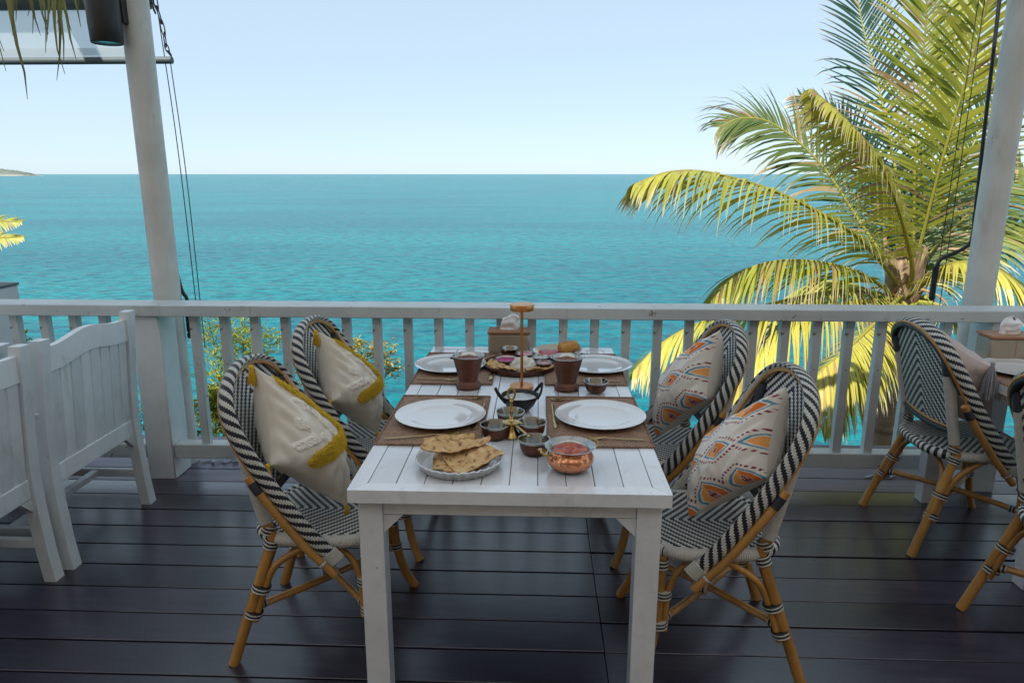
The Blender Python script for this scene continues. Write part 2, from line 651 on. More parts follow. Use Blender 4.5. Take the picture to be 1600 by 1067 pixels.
# ------------------------------------------------------------------ deck
s = MB()
s.box(-5.2, 5.2, -4.5, 4.08, -.34, -.034, .0)
deck = link('deck', s.mesh('deck', M['joist'], 0))
deck['kind'] = 'structure'
JOINT = .24
PITCH = .1643
def plank_mesh(x0, x1, m='deck'):
    b = MB()
    b.box(x0, x1, 0, PITCH - .008, -.032, 0, .0015)
    return b.mesh('plank', M[m], 30)
pl, pr = plank_mesh(-5.2, JOINT - .0015), plank_mesh(JOINT + .0015, 5.2)
pf = plank_mesh(-5.2, JOINT - .0015, 'deck_outer'), plank_mesh(JOINT + .0015, 5.2, 'deck_outer')
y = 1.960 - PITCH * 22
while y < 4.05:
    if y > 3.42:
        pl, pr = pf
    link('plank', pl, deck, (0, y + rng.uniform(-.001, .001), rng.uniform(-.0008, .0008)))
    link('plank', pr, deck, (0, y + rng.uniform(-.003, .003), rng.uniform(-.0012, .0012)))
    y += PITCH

# ------------------------------------------------------------------ roof over the terrace (casts its shade)
roof = thing('thatched_roof', 'thatched roof sheltering the whole terrace from above', 'roof', (0, 0, 0))
s = MB()
def roofm(u, v):
    x = lerp(-7.5, 7.5, u)
    y = lerp(-7.0, -1.5, v)
    return (x, y, 3.2 + (3.2 - y) * .2 + .04 * nz(x * 3, y * 3))
s.grid(roofm, 60, 30)
top = [(p[0], p[1], p[2] + .16) for p in s.v]
n0 = len(s.v)
faces0 = list(s.f)
s.add(top, [tuple(reversed(f)) for f in faces0])
part('thatch', s, M['roof_thatch'], roof)
cano = thing('fill_canopy', 'added off-white cloth canopy over the terrace, letting soft fill light through', 'canopy', (0, .6, 3.7))  # unseen canopy added to let soft light down on the tables
for y0, y1, mk in ((-2.1, .1, 'fill_canvas_thin'), (.1, 2.6, 'fill_canvas')):
    s = MB()
    s.grid(lambda u, v: (lerp(-7.5, 7.5, u), lerp(y0, y1, v), .02 - .2 * lerp(y0, y1, v) - .05 * math.sin(PI * v) * abs(math.sin(u * 15 * PI / 1.4))), 90, 12)
    part('cloth', s, M[mk], cano, 60)
for k in range(11):
    x = -7 + k * 1.4
    b = MB()
    b.tube([(x, -4.1, 3.09 + 7.3 * .2), (x, 3.85, 3.09 - .65 * .2)], .045, 10)
    part('rafter', b, M['column'], roof)

s = MB()
s.tube([(-7.4, 3.705, 2.90), (7.4, 3.705, 2.90)], .06, 12)
part('eaves_beam', s, M['column'], roof)
hw = thing('bounce_wall', 'added warm cream wall behind the camera, bouncing fill light onto the terrace', 'wall', (0, -1.6, 0))  # unseen wall added behind the camera for warm bounce light
s = MB()
s.box(-7.5, 7.5, -.2, 0, .004, 4.06, .0)
part('wall', s, M['cream'], hw)

# ------------------------------------------------------------------ railing
rail = thing('railing', 'white painted wooden railing along the sea edge of the deck', 'railing', (0, 3.5, 0))
s = MB()
s.box(-5.2, 5.2, -.08, .075, .899, .957, .004)
part('top_rail', s, M['rail'], rail)
for x0, x1 in ((-5.2, -2.086), (-1.934, 2.214), (2.367, 5.2)):
    s = MB()
    s.box(x0, x1, -.042, .04, .118, .197, .004)
    part('bottom_rail', s, M['rail'], rail)
s = MB()
s.box(-.0215, .0215, -.022, .022, .195, .901, .003)
bal = s.mesh('baluster', M['rail'], 40)
k = -22
while k < 45:
    x = -1.770 + .1583 * k
    if not (-2.13 < x < -1.88 or 2.15 < x < 2.39) and -5.1 < x < 5.1:
        link('baluster', bal, rail, (x, 0, 0))
    k += 1


def post(name, x, label):
    p = thing(name, label, 'post', (x, 3.5, 0), 0, 'posts holding the terrace roof')
    s = MB()
    s.box(-.072, .072, -.052, .125, 0, .898, .006)
    part('plinth', s, M['post'], p)
    s = MB()
    s.tube([(0, .205, -.3), (0, .205, .5), (0, .205, 1.2), (0, .205, 2.0), (0, .205, 3.02)], [.071, .0705, .069, .0685, .069], 40, caps=False)
    part('column', s, M['column'], p)
    return p


post('roof_post', -2.010, 'round white roof post on square plinth behind the slat-back chairs')
post('roof_post', 2.290, 'round white roof post on square plinth in front of the big palm')

# ------------------------------------------------------------------ white tables
def make_table(name, label, x0, x1, y0, y1, nplank, H=.762):
    cx, cy = (x0 + x1) / 2, (y0 + y1) / 2
    r = thing(name, label, 'table', (cx, cy, 0), 0, 'white slatted dining tables')
    a, b = (x1 - x0) / 2, (y1 - y0) / 2
    fw, th = .046, .038
    def frame(p):            # mitred border board, from an outer and inner edge
        s = MB()
        top = [(q[0], q[1], H) for q in p]
        bot = [(q[0], q[1], H - th) for q in p]
        s.add(top + bot, [(0, 1, 2, 3), (7, 6, 5, 4), (0, 4, 5, 1), (1, 5, 6, 2), (2, 6, 7, 3), (3, 7, 4, 0)])
        return s
    g = .0007
    part('border_board', frame([(-a + g, -b), (a - g, -b), (a - fw - g, -b + fw), (-a + fw + g, -b + fw)]), M['table'], r, 30)
    part('border_board', frame([(a - g, b), (-a + g, b), (-a + fw + g, b - fw), (a - fw - g, b - fw)]), M['table'], r, 30)
    part('border_board', frame([(a, -b + g), (a, b - g), (a - fw, b - fw - g), (a - fw, -b + fw + g)]), M['table'], r, 30)
    part('border_board', frame([(-a, b - g), (-a, -b + g), (-a + fw, -b + fw + g), (-a + fw, b - fw - g)]), M['table'], r, 30)
    w = 2 * (a - fw) / nplank
    s = MB()
    s.box(.0009, w - .0009, -b + fw + .0015, b - fw - .0015, H - .022, H - .0012, .0015)
    me = s.mesh('plank', M['table'], 30)
    for k in range(nplank):
        link('plank', me, r, (-a + fw + k * w, 0, rng.uniform(-.0006, .0006)))
    s = MB()
    s.box(-a + .03, a - .03, -b + .03, b - .03, H - .034, H - .0235, .0)
    part('underboard', s, M['slate'], r)
    lw, ins = .068, .022
    for sx in (-1, 1):
        for sy in (-1, 1):
            lx, ly = sx * (a - ins - lw / 2), sy * (b - ins - lw / 2)
            s = MB()
            s.box(lx - lw / 2, lx + lw / 2, ly - lw / 2, ly + lw / 2, 0, H - th - .0005, .003)
            part('leg', s, M['table'], r, 30)
            # corner brackets under the aprons
            for d in ((-sx, 0), (0, -sy)):
                s = MB()
                q = .055
                ex = Vector((d[0], d[1], 0))
                o0 = Vector((lx, ly, 0)) + ex * (lw / 2 + .0006)
                wv_ = Vector((-d[1], d[0], 0)) * .012
                out_ = (Vector((0, sy, 0)) if d[0] else Vector((sx, 0, 0))) * .014
                pts = [o0 + Vector((0, 0, H - .087)), o0 + ex * q + Vector((0, 0, H - .087)), o0 + Vector((0, 0, H - .087 - q))]
                s.add([p + out_ + wv_ for p in pts] + [p + out_ - wv_ for p in pts], [(0, 1, 2), (5, 4, 3), (0, 3, 4, 1), (1, 4, 5, 2), (2, 5, 3, 0)])
                part('bracket', s, M['table'], r, 30)
    for sy in (-1, 1):
        s = MB()
        yy = sy * (b - ins - .020)
        s.box(-a + ins + lw + .0006, a - ins - lw - .0006, yy - .012, yy + .012, H - .086, H - th - .0005, .002)
        part('apron', s, M['table'], r, 30)
    for sx in (-1, 1):
        s = MB()
        xx = sx * (a - ins - .020)
        s.box(xx - .012, xx + .012, -b + ins + lw + .0006, b - ins - lw - .0006, H - .086, H - th - .0005, .002)
        part('apron', s, M['table'], r, 30)
    return r


TX0, TX1, TY0, TY1, TZ = -.517, .367, 1.757, 3.385, .762
make_table('dining_table', 'white slatted wooden table laid with the meal, in the centre', -.517, .367, 1.757, 3.40, 10)
make_table('dining_table', 'white slatted table with tissue box by the railing on the right', 1.90, 2.78, 2.53, 3.40, 10)
make_table('dining_table', 'white slatted table at the right edge, nearest the camera', 1.90, 2.78, 1.62, 2.52, 10)
make_table('dining_table', 'white slatted table behind the two slat-back chairs', -3.58, -2.69, 1.9, 3.40, 10)

# ------------------------------------------------------------------ rattan bistro chairs
PROFILE = [(.112, .395), (.03, .49), (-.090, .665), (-.196, .855), (-.248, .985)]
HW = .262
def hoop_path(n=72):
    prof = spline([(x, 0, z) for x, z in PROFILE], 60)
    def pr(s_):
        k = max(0, min(.9999, s_)) * 60
        i = int(k)
        return prof[i].lerp(prof[min(i + 1, 60)], k - i)
    out = []
    s0 = .60
    m = 26
    for i in range(m):
        s_ = s0 * i / m
        p = pr(s_)
        out.append(Vector((p.x, -HW * (.955 + .045 * math.sin(PI * .5 * i / m)), p.z)))
    for i in range(21):
        a = PI / 2 * i / 20
        p = pr(s0 + (1 - s0) * math.sin(a))
        out.append(Vector((p.x, -HW * math.cos(a) ** .92 if i < 20 else 0, p.z)))
    right = [Vector((p.x, -p.y, p.z)) for p in reversed(out[:-1])]
    return out + right


def post_x(z):
    return lerp(-.115, -.228, (z - .43) / .5)


def make_chair():
    r = link('bistro_chair', None)
    hp = hoop_path()
    m = len(hp)
    tang = [(hp[min(i + 1, m - 1)] - hp[max(i - 1, 0)]).normalized() for i in range(m)]
    # frame normal: forward-up, perpendicular to the sloping sides
    refs = []
    for i, p in enumerate(hp):
        k = min(i, m - 1 - i) / (m / 2)
        refs.append(Vector((lerp(.76, .95, k), 0, lerp(.66, .30, k))))
    s = MB()
    nseg = 16
    s.tube(hp, .0255, nseg, uscale=1 / .0064, vscale=22, ref=refs, flat=(1, .52))
    # inner faces carry the white wrap
    cnt = 0
    mis = []
    for f in s.f:
        if len(f) != 4:
            mis.append(0)
            continue
        c = sum((Vector(s.v[i]) for i in f), Vector()) / 4
        i = f[0] // nseg
        inward = Vector((0, -hp[i].y, -(.35 if abs(hp[i].y) < .2 else 0) * 1.0))
        if abs(hp[i].y) < .2:
            inward = (Vector((hp[i].x, 0, .72)) - hp[i])
        d = (c - hp[i]).normalized().dot(inward.normalized())
        mis.append(1 if d > .22 else 0)
    s.mi = mis
    hoop = part('hoop', s, [M['weave_hoop'], M['weave_in']], r, 60)
    # white wrapped ends
    for sgn in (0, 1):
        idx = list(range(0, 5)) if sgn == 0 else list(range(m - 5, m))
        s = MB()
        s.tube([hp[i] for i in idx], .0298, 14, uscale=1 / .006, ref=[refs[i] for i in idx], flat=(1, .52))
        part('end_wrap', s, M['wrap_white'], hoop)
    # thin cane trims: front inner edge and rear edge
    def offs(i, n_, o_):
        t_ = tang[i]
        a = (refs[i] - t_ * refs[i].dot(t_)).normalized()
        b = t_.cross(a)
        c_ = Vector((hp[i].x, 0, min(hp[i].z, .74))) - hp[i]
        if b.dot(c_) < 0:
            b = -b
        return hp[i] + a * n_ + b * o_
    s = MB()
    s.tube([offs(i, .007, .0155) for i in range(14, m - 14)], .006, 8)
    part('trim', s, M['rattan'], hoop)
    s = MB()
    s.tube([offs(i, -.027, .004) for i in range(22, m - 22)], .007, 8)
    part('trim', s, M['rattan'], hoop)
    s = MB()
    s.tube([offs(i, -.025, .018) for i in range(26, m - 26)], .012, 10, uscale=1 / .006)
    part('inner_arch', s, M['wrap_black'], hoop)
    # thick cane under each sloping side, with black cap where it meets the back post
    for sgn in (-1, 1):
        pts = []
        for i in range(0, 25):
            p = offs(i, -.0395, -.001)
            pts.append(Vector((p.x, p.y * sgn * -1 if sgn == 1 else p.y, p.z)))
        d = (pts[0] - pts[1]).normalized()
        pts.insert(0, pts[0] + d * .03)
        s = MB()
        s.tube(pts, .0155, 12)
        arm = part('side_cane', s, M['rattan'], r)
        s = MB()
        s.tube(pts[22:25], .0172, 12, uscale=1 / .006)
        part('cane_wrap', s, M['wrap_black'], arm)
        s = MB()
        s.tube([pts[3] + (pts[4] - pts[3]) * q for q in (0, .5, 1)], .0185, 12, uscale=3 / .03)
        part('binding', s, M['binding'], arm)
    # woven back panel between the posts, chevron mirrored about the centre
    cell = .0095
    PW = .204
    def ztop(y):
        q = min(1, abs(y) / HW)
        s_ = .60 + .40 * math.sqrt(max(0, 1 - q * q))
        prof = spline([(x, 0, z) for x, z in PROFILE], 40)
        return prof[min(40, int(s_ * 40))].z - .006
    zt = [ztop(-PW + 2 * PW * i / 30) for i in range(31)]
    s = MB()
    def pan(u, v):
        y = -PW + 2 * PW * u
        z = lerp(.565, zt[min(30, int(round(u * 30)))], v)
        return (post_x(z) - .012 * (1 - (y / PW) ** 2), y, z)
    def panuv(u, v):
        p = pan(u, v)
        return (abs(p[1]) / cell, p[2] / cell)
    s.grid(pan, 30, 14, panuv)
    n0 = len(s.v)
    f0, u0 = list(s.f), list(s.uv)
    s.add([(p[0] - .007, p[1], p[2]) for p in s.v[:n0]], [tuple(reversed(f)) for f in f0], [list(reversed(q)) for q in u0])
    part('back_panel', s, M['weave'], r, 60)
    # lower cross rail
    pts = [(post_x(.555) - .016 * (1 - (y / .203) ** 2), y, .553 - .012 * (1 - (y / .203) ** 2)) for y in [-.203 + .406 * i / 12 for i in range(13)]]
    s = MB()
    s.tube(pts, .0145, 12, uscale=1 / .006)
    cr = part('cross_rail', s, M['wrap_black'], r)
    s = MB()
    s.tube([(p[0] - .006, p[1], p[2] + .018) for p in pts], .006, 8)
    part('trim', s, M['rattan'], cr)
    # seat
    def outline(a):
        e = 3.4
        c_, s_ = math.cos(a), math.sin(a)
        x = math.copysign(abs(c_) ** (2 / e), c_)
        y = math.copysign(abs(s_) ** (2 / e), s_)
        w = .222 - .022 * (1 - x) / 2
        return Vector((.018 + .208 * x, y * w, 0))
    s = MB()
    def seat(u, v):
        p = outline(2 * PI * u) * 1
        q = Vector((.018, 0, 0)).lerp(p, v)
        dish = -.010 * (1 - v * v)
        return (q.x, q.y, .462 + dish - (.012 * max(0, (v - .9) / .1) ** 2))
    def seatuv(u, v):
        p = seat(u, v)
        return (p[0] / .0075 + 100, abs(p[1]) / .0085)
    s.grid(seat, 96, 14, seatuv)
    s.grid(lambda u, v: (*(Vector((.018, 0, 0)).lerp(outline(2 * PI * u), 1 - v)).xy, .428), 96, 1, lambda u, v: (seat(u, 1 - v)[0] / .0075, seat(u, 1 - v)[1] / .0085))
    st = part('seat', s, M['weave_seat'], r, 60)
    s = MB()
    ring = [outline(2 * PI * i / 80) + Vector((0, 0, .441)) for i in range(81)]
    s.tube(ring, .021, 12, uscale=1 / .007, caps=False, ref=Vector((0, 0, 1)))
    for k, f in enumerate(s.f):
        c = sum((Vector(s.v[i]) for i in f), Vector()) / 4
        s.mi[k] = 1 if (c.x < -.13 or c.x > .19) and abs(c.y) > .05 or c.x < -.16 else 0
    part('seat_rim', s, [M['wrap_white'], M['weave_seat']], st, 60)

    def band(parent, p, d, rad, turns=4, width=.0062):
        d = Vector(d).normalized()
        p = Vector(p)
        h = turns * width / 2
        s = MB()
        q = [p + d * (-h + 2 * h * i / (turns * 3)) for i in range(turns * 3 + 1)]
        rr = [rad + .0016 * abs(math.sin(PI * i / 3)) for i in range(turns * 3 + 1)]
        s.tube(q, rr, 12, uscale=1 / width)
        return part('binding', s, M['binding'], parent)

    legs = []
    for sy in (-1, 1):
        # rear: splayed cane below the seat, white-wrapped post above
        s = MB()
        f = Vector((-.265, sy * .243, 0))
        k = Vector((-.112, sy * .200, .45))
        s.tube([f, f.lerp(k, .3), f.lerp(k, .7), k, (post_x(.5), sy * .203, .5)], [.0185, .0182, .0175, .0175, .017], 14)
        lg = part('rear_leg', s, M['rattan'], r)
        s = MB()
        s.tube([(post_x(z), sy * lerp(.203, .208, (z - .5) / .42), z) for z in [.5 + .037 * i for i in range(11)]], [.0215] * 9 + [.020, .019], 14, uscale=1 / .0055)
        part('wrapped_post', s, M['wrap_white'], lg)
        s = MB()
        s.tube([(post_x(z), sy * .208, z) for z in (.80, .83, .86, .875)], .0225, 14, uscale=1 / .0055)
        part('post_cap', s, M['wrap_black'], lg)
        for z, rr in ((.475, .0225), (.425, .0225)):
            p = f.lerp(k, z / .45) if z < .45 else Vector((post_x(z), sy * .198, z))
            band(lg, p, k - f, rr, 5)
        band(lg, f.lerp(k, .60) + Vector((.012, -sy * .006, 0)), k - f, .030, 4)
        band(lg, f.lerp(k, .40) + Vector((.012, -sy * .006, 0)), k - f, .029, 4)
        legs.append((f, k, lg))
        # side brace: beside the leg, bending forward under the seat
        br = MB()
        q0, q1 = f.lerp(k, .34), f.lerp(k, .64)
        o1 = Vector((.026, -sy * .002, 0))
        br.tube(spline([q0 + o1, q1 + o1, q1 + o1 + Vector((.045, 0, .075)), Vector((.0, sy * .198, .418)), Vector((.03, sy * .197, .424))], 22), .0115, 10)
        part('brace', br, M['rattan'], lg)
        br = MB()
        o2 = Vector((.004, -sy * .026, 0))
        br.tube(spline([q0 + o2, q1 + o2, q1 + o2 + Vector((.025, -sy * .030, .075)), Vector((-.135, sy * .07, .415)), Vector((-.135, sy * .04, .420))], 22), .0105, 10)
        part('brace', br, M['rattan_dark'], lg)
        # front leg, curving out at the foot
        s = MB()
        pts = spline([(.262, sy * .243, 0), (.226, sy * .222, .085), (.203, sy * .208, .20), (.196, sy * .203, .32), (.193, sy * .200, .43)], 18)
        s.tube(pts, .017, 14)
        fl = part('front_leg', s, M['rattan'], r)
        band(fl, (.194, sy * .201, .405), (0, 0, 1), .0215, 5)
        band(fl, (.186, sy * .203, .30), (0, 0, 1), .028, 4)
        band(fl, (.196, sy * .208, .195), (0, 0, 1), .028, 4)
        br = MB()
        br.tube(spline([(.176, sy * .207, .17), (.170, sy * .203, .30), (.135, sy * .2, .385), (.07, sy * .198, .418), (.04, sy * .197, .424)], 22), .0115, 10)
        part('brace', br, M['rattan'], fl)
    # crossed stretchers
    for sy in (-1, 1):
        a = Vector((-.195, sy * .222, .198))
        b = Vector((.192, -sy * .204, .198))
        dz = .012 * sy
        s = MB()
        s.tube([a, a.lerp(b, .25) + Vector((0, 0, dz * .6)), a.lerp(b, .5) + Vector((0, 0, dz)), a.lerp(b, .75) + Vector((0, 0, dz * .6)), b], .0125, 12)
        stx = part('stretcher', s, M['rattan'], r)
        d = b - a
        for q in (.06, .94):
            band(stx, a.lerp(b, q), d, .0145, 5)
        if sy == 1:
            band(stx, a.lerp(b, .5) + Vector((0, 0, .004)), d, .0235, 4)
    return r


chair0 = make_chair()
CH = [('black and white woven bistro chair with yellow-banded cushion, nearest on the left', -.745, 2.26, 0.0),
      ('black and white woven bistro chair with yellow-banded cushion, by railing on the left', -.745, 2.94, R(-2)),
      ('black and white woven bistro chair with orange-print cushion, nearest on the right', .592, 2.22, PI),
      ('black and white woven bistro chair with orange-print cushion, near railing', .575, 2.92, PI + R(3)),
      ('woven bistro chair seen from behind at the right-hand table', 1.885, 3.04, R(-1)),
      ('woven bistro chair cut off by the right edge of the view', 1.885, 2.19, R(2))]
for i, (lab, x, y, rz) in enumerate(CH):
    o = chair0 if i == 0 else copy_tree(chair0)
    o.location = (x, y, 0)
    o.rotation_euler = (0, 0, rz)
    tag(o, lab, 'chair', 'rattan bistro chairs')

# ------------------------------------------------------------------ cushions
def cushion(name, A, C, E, N, face, colf, label, T=.105, res=110, seed=0, pinch=.07, relief=None):
    A, C, E, N = (Vector(p) for p in (A, C, E, N))
    cen = (A + C + E + N) / 4
    nrm = (C - A).cross(N - A).normalized()
    if nrm.dot(Vector(face)) < 0:
        nrm = -nrm
    def base(s_, t_):
        # edges drawn in between the corners
        es = s_ + pinch * (4 * t_ * (1 - t_)) * (1 - 2 * s_) * .9
        et = t_ + pinch * (4 * s_ * (1 - s_)) * (1 - 2 * t_) * .9
        return A * (1 - es) * (1 - et) + C * es * (1 - et) + E * es * et + N * (1 - es) * et
    def thick(s_, t_):
        a = max(0, 1 - abs(2 * s_ - 1) ** 2.6) * max(0, 1 - abs(2 * t_ - 1) ** 2.6)
        return T * a ** .48
    def surf(s_, t_, side=1):
        p = base(s_, t_)
        h = thick(s_, t_)
        edge = min(s_, 1 - s_, t_, 1 - t_)
        wr = .006 * nz(s_ * 5 + seed, t_ * 5) + .004 * nz(s_ * 13 + seed, t_ * 6, 2)
        # folds running in from the corners
        wr += .006 * math.exp(-edge * 9) * math.sin((s_ - t_) * 34 + seed) * min(1, edge * 20)
        if relief and side > 0:
            h += relief(s_, t_)
        return p + nrm * side * (h + wr * min(1, h / .03))
    r = link(name, None, None, (cen.x, cen.y, min(A.z, C.z, E.z, N.z)))
    off = Vector(r.location)
    s = MB()
    s.grid(lambda u, v: surf(u, v, 1) - off, res, res, colf=lambda u, v: colf(u, v))
    n_ = 40
    s.grid(lambda u, v: surf(u, 1 - v, -1) - off, n_, n_, colf=lambda u, v: colf(-1, -1))
    part('cover', s, M['cloth'], r, 80, True)
    tag(r, label, 'cushion')
    return r, surf, nrm, off


def fibers(s, surf, off, st, nrm, w, L, colr, seed):
    p = surf(*st) - off
    rg = random.Random(seed)
    d = (nrm + Vector((rg.uniform(-.9, .9), rg.uniform(-.9, .9), rg.uniform(-1.1, .5)))).normalized() * L
    a = Vector((rg.uniform(-1, 1), rg.uniform(-1, 1), rg.uniform(-1, 1)))
    a = (a - d.normalized() * a.dot(d.normalized())).normalized() * w
    b = d.normalized().cross(a)
    s.add([p + a, p - a * .5 + b, p - a * .5 - b, p + d * 1.0], [(0, 1, 3), (1, 2, 3), (2, 0, 3)], cols=[tuple(x * .8 for x in colr)] * 3 + [colr])


def tassel(parent, p, colr, L=.055, mat='tuft', n=46, rad=.014, seed=0):
    rg = random.Random(seed)
    p = Vector(p)
    s = MB()
    s.lathe([(0, .012), (.007, .010), (.0095, .003), (.007, -.006), (.008, -.010)], 12, p, tint=colr)
    for k in range(n):
        a, q = rg.uniform(0, 2 * PI), math.sqrt(rg.random())
        d = Vector((math.cos(a), math.sin(a), 0))
        l = L * rg.uniform(.8, 1.1)
        c_ = cmix(colr, tuple(x * .6 for x in colr), rg.random() * .7)
        s.tube([p + d * q * .006 + Vector((0, 0, -.006)), p + d * q * rad * .8 + Vector((0, 0, -l * .45)), p + d * q * rad + Vector((rg.uniform(-.003, .003), rg.uniform(-.003, .003), -l))], [.0017, .002, .0014], 5, col=c_)
    return part('tassel', s, M[mat], parent, 60, True)


CREAM, YEL = (.80, .77, .70), (.80, .53, .012)
def seg_d(p, a, b):
    ax, ay = a
    bx, by = b
    t_ = max(0, min(1, ((p[0] - ax) * (bx - ax) + (p[1] - ay) * (by - ay)) / ((bx - ax) ** 2 + (by - ay) ** 2)))
    return math.hypot(p[0] - ax - t_ * (bx - ax), p[1] - ay - t_ * (by - ay))
BAND = [(.16, .07), (.86, .17), (.80, .30), (.34, .86)]
def band_d(s_, t_):
    return min(seg_d((s_, t_), BAND[i], BAND[i + 1]) for i in range(3))
def patch_d(s_, t_):
    d1 = seg_d((s_, t_), (.20, .24), (.56, .38)) - .055
    d2 = math.hypot(s_ - .17, t_ - .52) - .075
    d3 = seg_d((s_, t_), (.14, .78), (.30, .62)) - .055
    d4 = math.hypot(s_ - .40, t_ - .56) - .05
    return min(d1, d2, d3, d4) + .03 * nz(s_ * 14, t_ * 14)
def cream(s_, t_):
    if s_ < 0:
        return CREAM
    if band_d(s_, t_) < .06:
        return YEL
    c = cmix(CREAM, (.64, .59, .50), .5 + .7 * nz(s_ * 7, t_ * 7, 5))
    if patch_d(s_, t_) < 0:
        c = (.80, .76, .68)
    return c


def relief_cream(s_, t_):
    d = patch_d(s_, t_)
    if d > 0:
        return 0
    return min(1, -d / .02) * (.007 + .005 * nz(s_ * 55, t_ * 55, 1) + .003 * nz(s_ * 110, t_ * 110, 2))


def yellow_cushion(label, A, C, E, N, seed):
    r, surf, nrm, off = cushion('cushion', A, C, E, N, (1, -.4, .3), cream, label, seed=seed, res=170, relief=relief_cream)
    rg = random.Random(seed + 50)
    s = MB()
    n = 0
    while n < 8000:
        st = (rg.random(), rg.random())
        if band_d(*st) < .062 + .012 * rg.random():
            c_ = cmix(YEL, (.93, .72, .05), rg.random())
            fibers(s, surf, off, st, nrm, .0022, rg.uniform(.012, .019), cmix(c_, (.50, .31, .01), rg.random() * .45), n + seed * 9999)
            n += 1
    part('tufted_band', s, M['tuft'], r, 0, True, 'thick tufted yellow yarn band')
    for k, (st, d) in enumerate((((0, 0), (0, 0, 0)), ((1, 0), (.004, 0, 0)), ((1, 1), (.01, 0, 0)), ((0, 1), (0, 0, 0)))):
        p = surf(*st) - off + Vector(d)
        tassel(r, p + Vector((-.008, -.004, -.004)), (.60, .36, .01), .055, seed=k + seed)
    return r


def rel(cx, cy, pts):
    return [(cx + p[0], cy + p[1], p[2]) for p in pts]


yellow_cushion('cream cushion with yellow tufted band on the nearest left chair', *rel(-.745, 2.26, [(-.160, -.12, 1.0), (-.015, .18, .69), (.085, -.03, .475), (-.10, -.205, .70)]), 1)
yellow_cushion('cream cushion with yellow tufted band on the left chair by the railing', *rel(-.745, 2.94, [(-.166, -.12, .965), (-.015, .16, .69), (.043, -.04, .49), (-.10, -.20, .69)]), 2)

def ikat(s_, t_):
    cl = cmix((.76, .73, .68), (.68, .645, .59), .5 + .8 * nz(s_ * 6, t_ * 6, 9))
    if s_ < 0:
        return cl
    u, v = s_ * 2.35 + .10, t_ * 2.45 + .08
    row = math.floor(v)
    u += .5 * (row % 2)
    x, y = u - math.floor(u) - .5, v - row - .5
    ax, ay = abs(x) / .52, abs(y) / .40
    ay += .10 * math.sin(ax * 5) * (1 if x > 0 else .4)
    d = (ax + ay) * .62 + max(ax, ay) * .28
    ang = math.atan2(y, x)
    per = (abs(x) * 1.0 - abs(y)) * 24
    MAR, ORG, ORG2, BLU = (.25, .012, .045), (.72, .19, .03), (.80, .36, .10), (.07, .27, .42)
    if d < .17:
        return MAR if (math.sin(x * 90) < .55 or abs(y) < .012) else cl
    if d < .23:
        return cl if d > .20 else MAR
    if d < .54:
        return ORG if x < 0 else ORG2
    if d < .60:
        return cl
    if d < .69:
        return BLU
    if .86 < d < 1.0:
        return MAR if math.sin(per * 2.1) > -.1 else cl
    return cl


def print_cushion(label, A, C, E, N, seed):
    r, surf, nrm, off = cushion('cushion', A, C, E, N, (-1, -.4, .3), ikat, label, res=210, seed=seed)
    return r


print_cushion('white cushion with orange and blue print on the nearest right chair', *rel(.575, 2.22, [(.190, -.12, .965), (.045, .15, .69), (-.075, -.10, .51), (.125, -.205, .70)]), 3)
print_cushion('white cushion with orange and blue print on the right chair near the railing', *rel(.575, 2.92, [(.163, -.12, .99), (.03, .15, .74), (-.06, -.04, .50), (.105, -.20, .72)]), 4)
def plain(s_, t_):
    return cmix((.50, .40, .36), (.44, .35, .32), .5 + nz(s_ * 5, t_ * 5))
r, surf, nrm, off = cushion('cushion', *rel(1.885, 3.04, [(-.15, .10, .955), (-.115, .19, .62), (.07, -.10, .51), (-.02, -.185, .83)]), (1, 0, .3), plain, 'pale pink cushion with grey fringe tassels on the chair seen from behind', res=50, seed=6)
for k, st in enumerate(((0, 0), (1, 1), (0, 1), (1, 0))):
    tassel(r, surf(*st) - off + Vector((0, 0, .012)), (.30, .30, .33), .14, 'fringe', 60, .034, seed=20 + k)

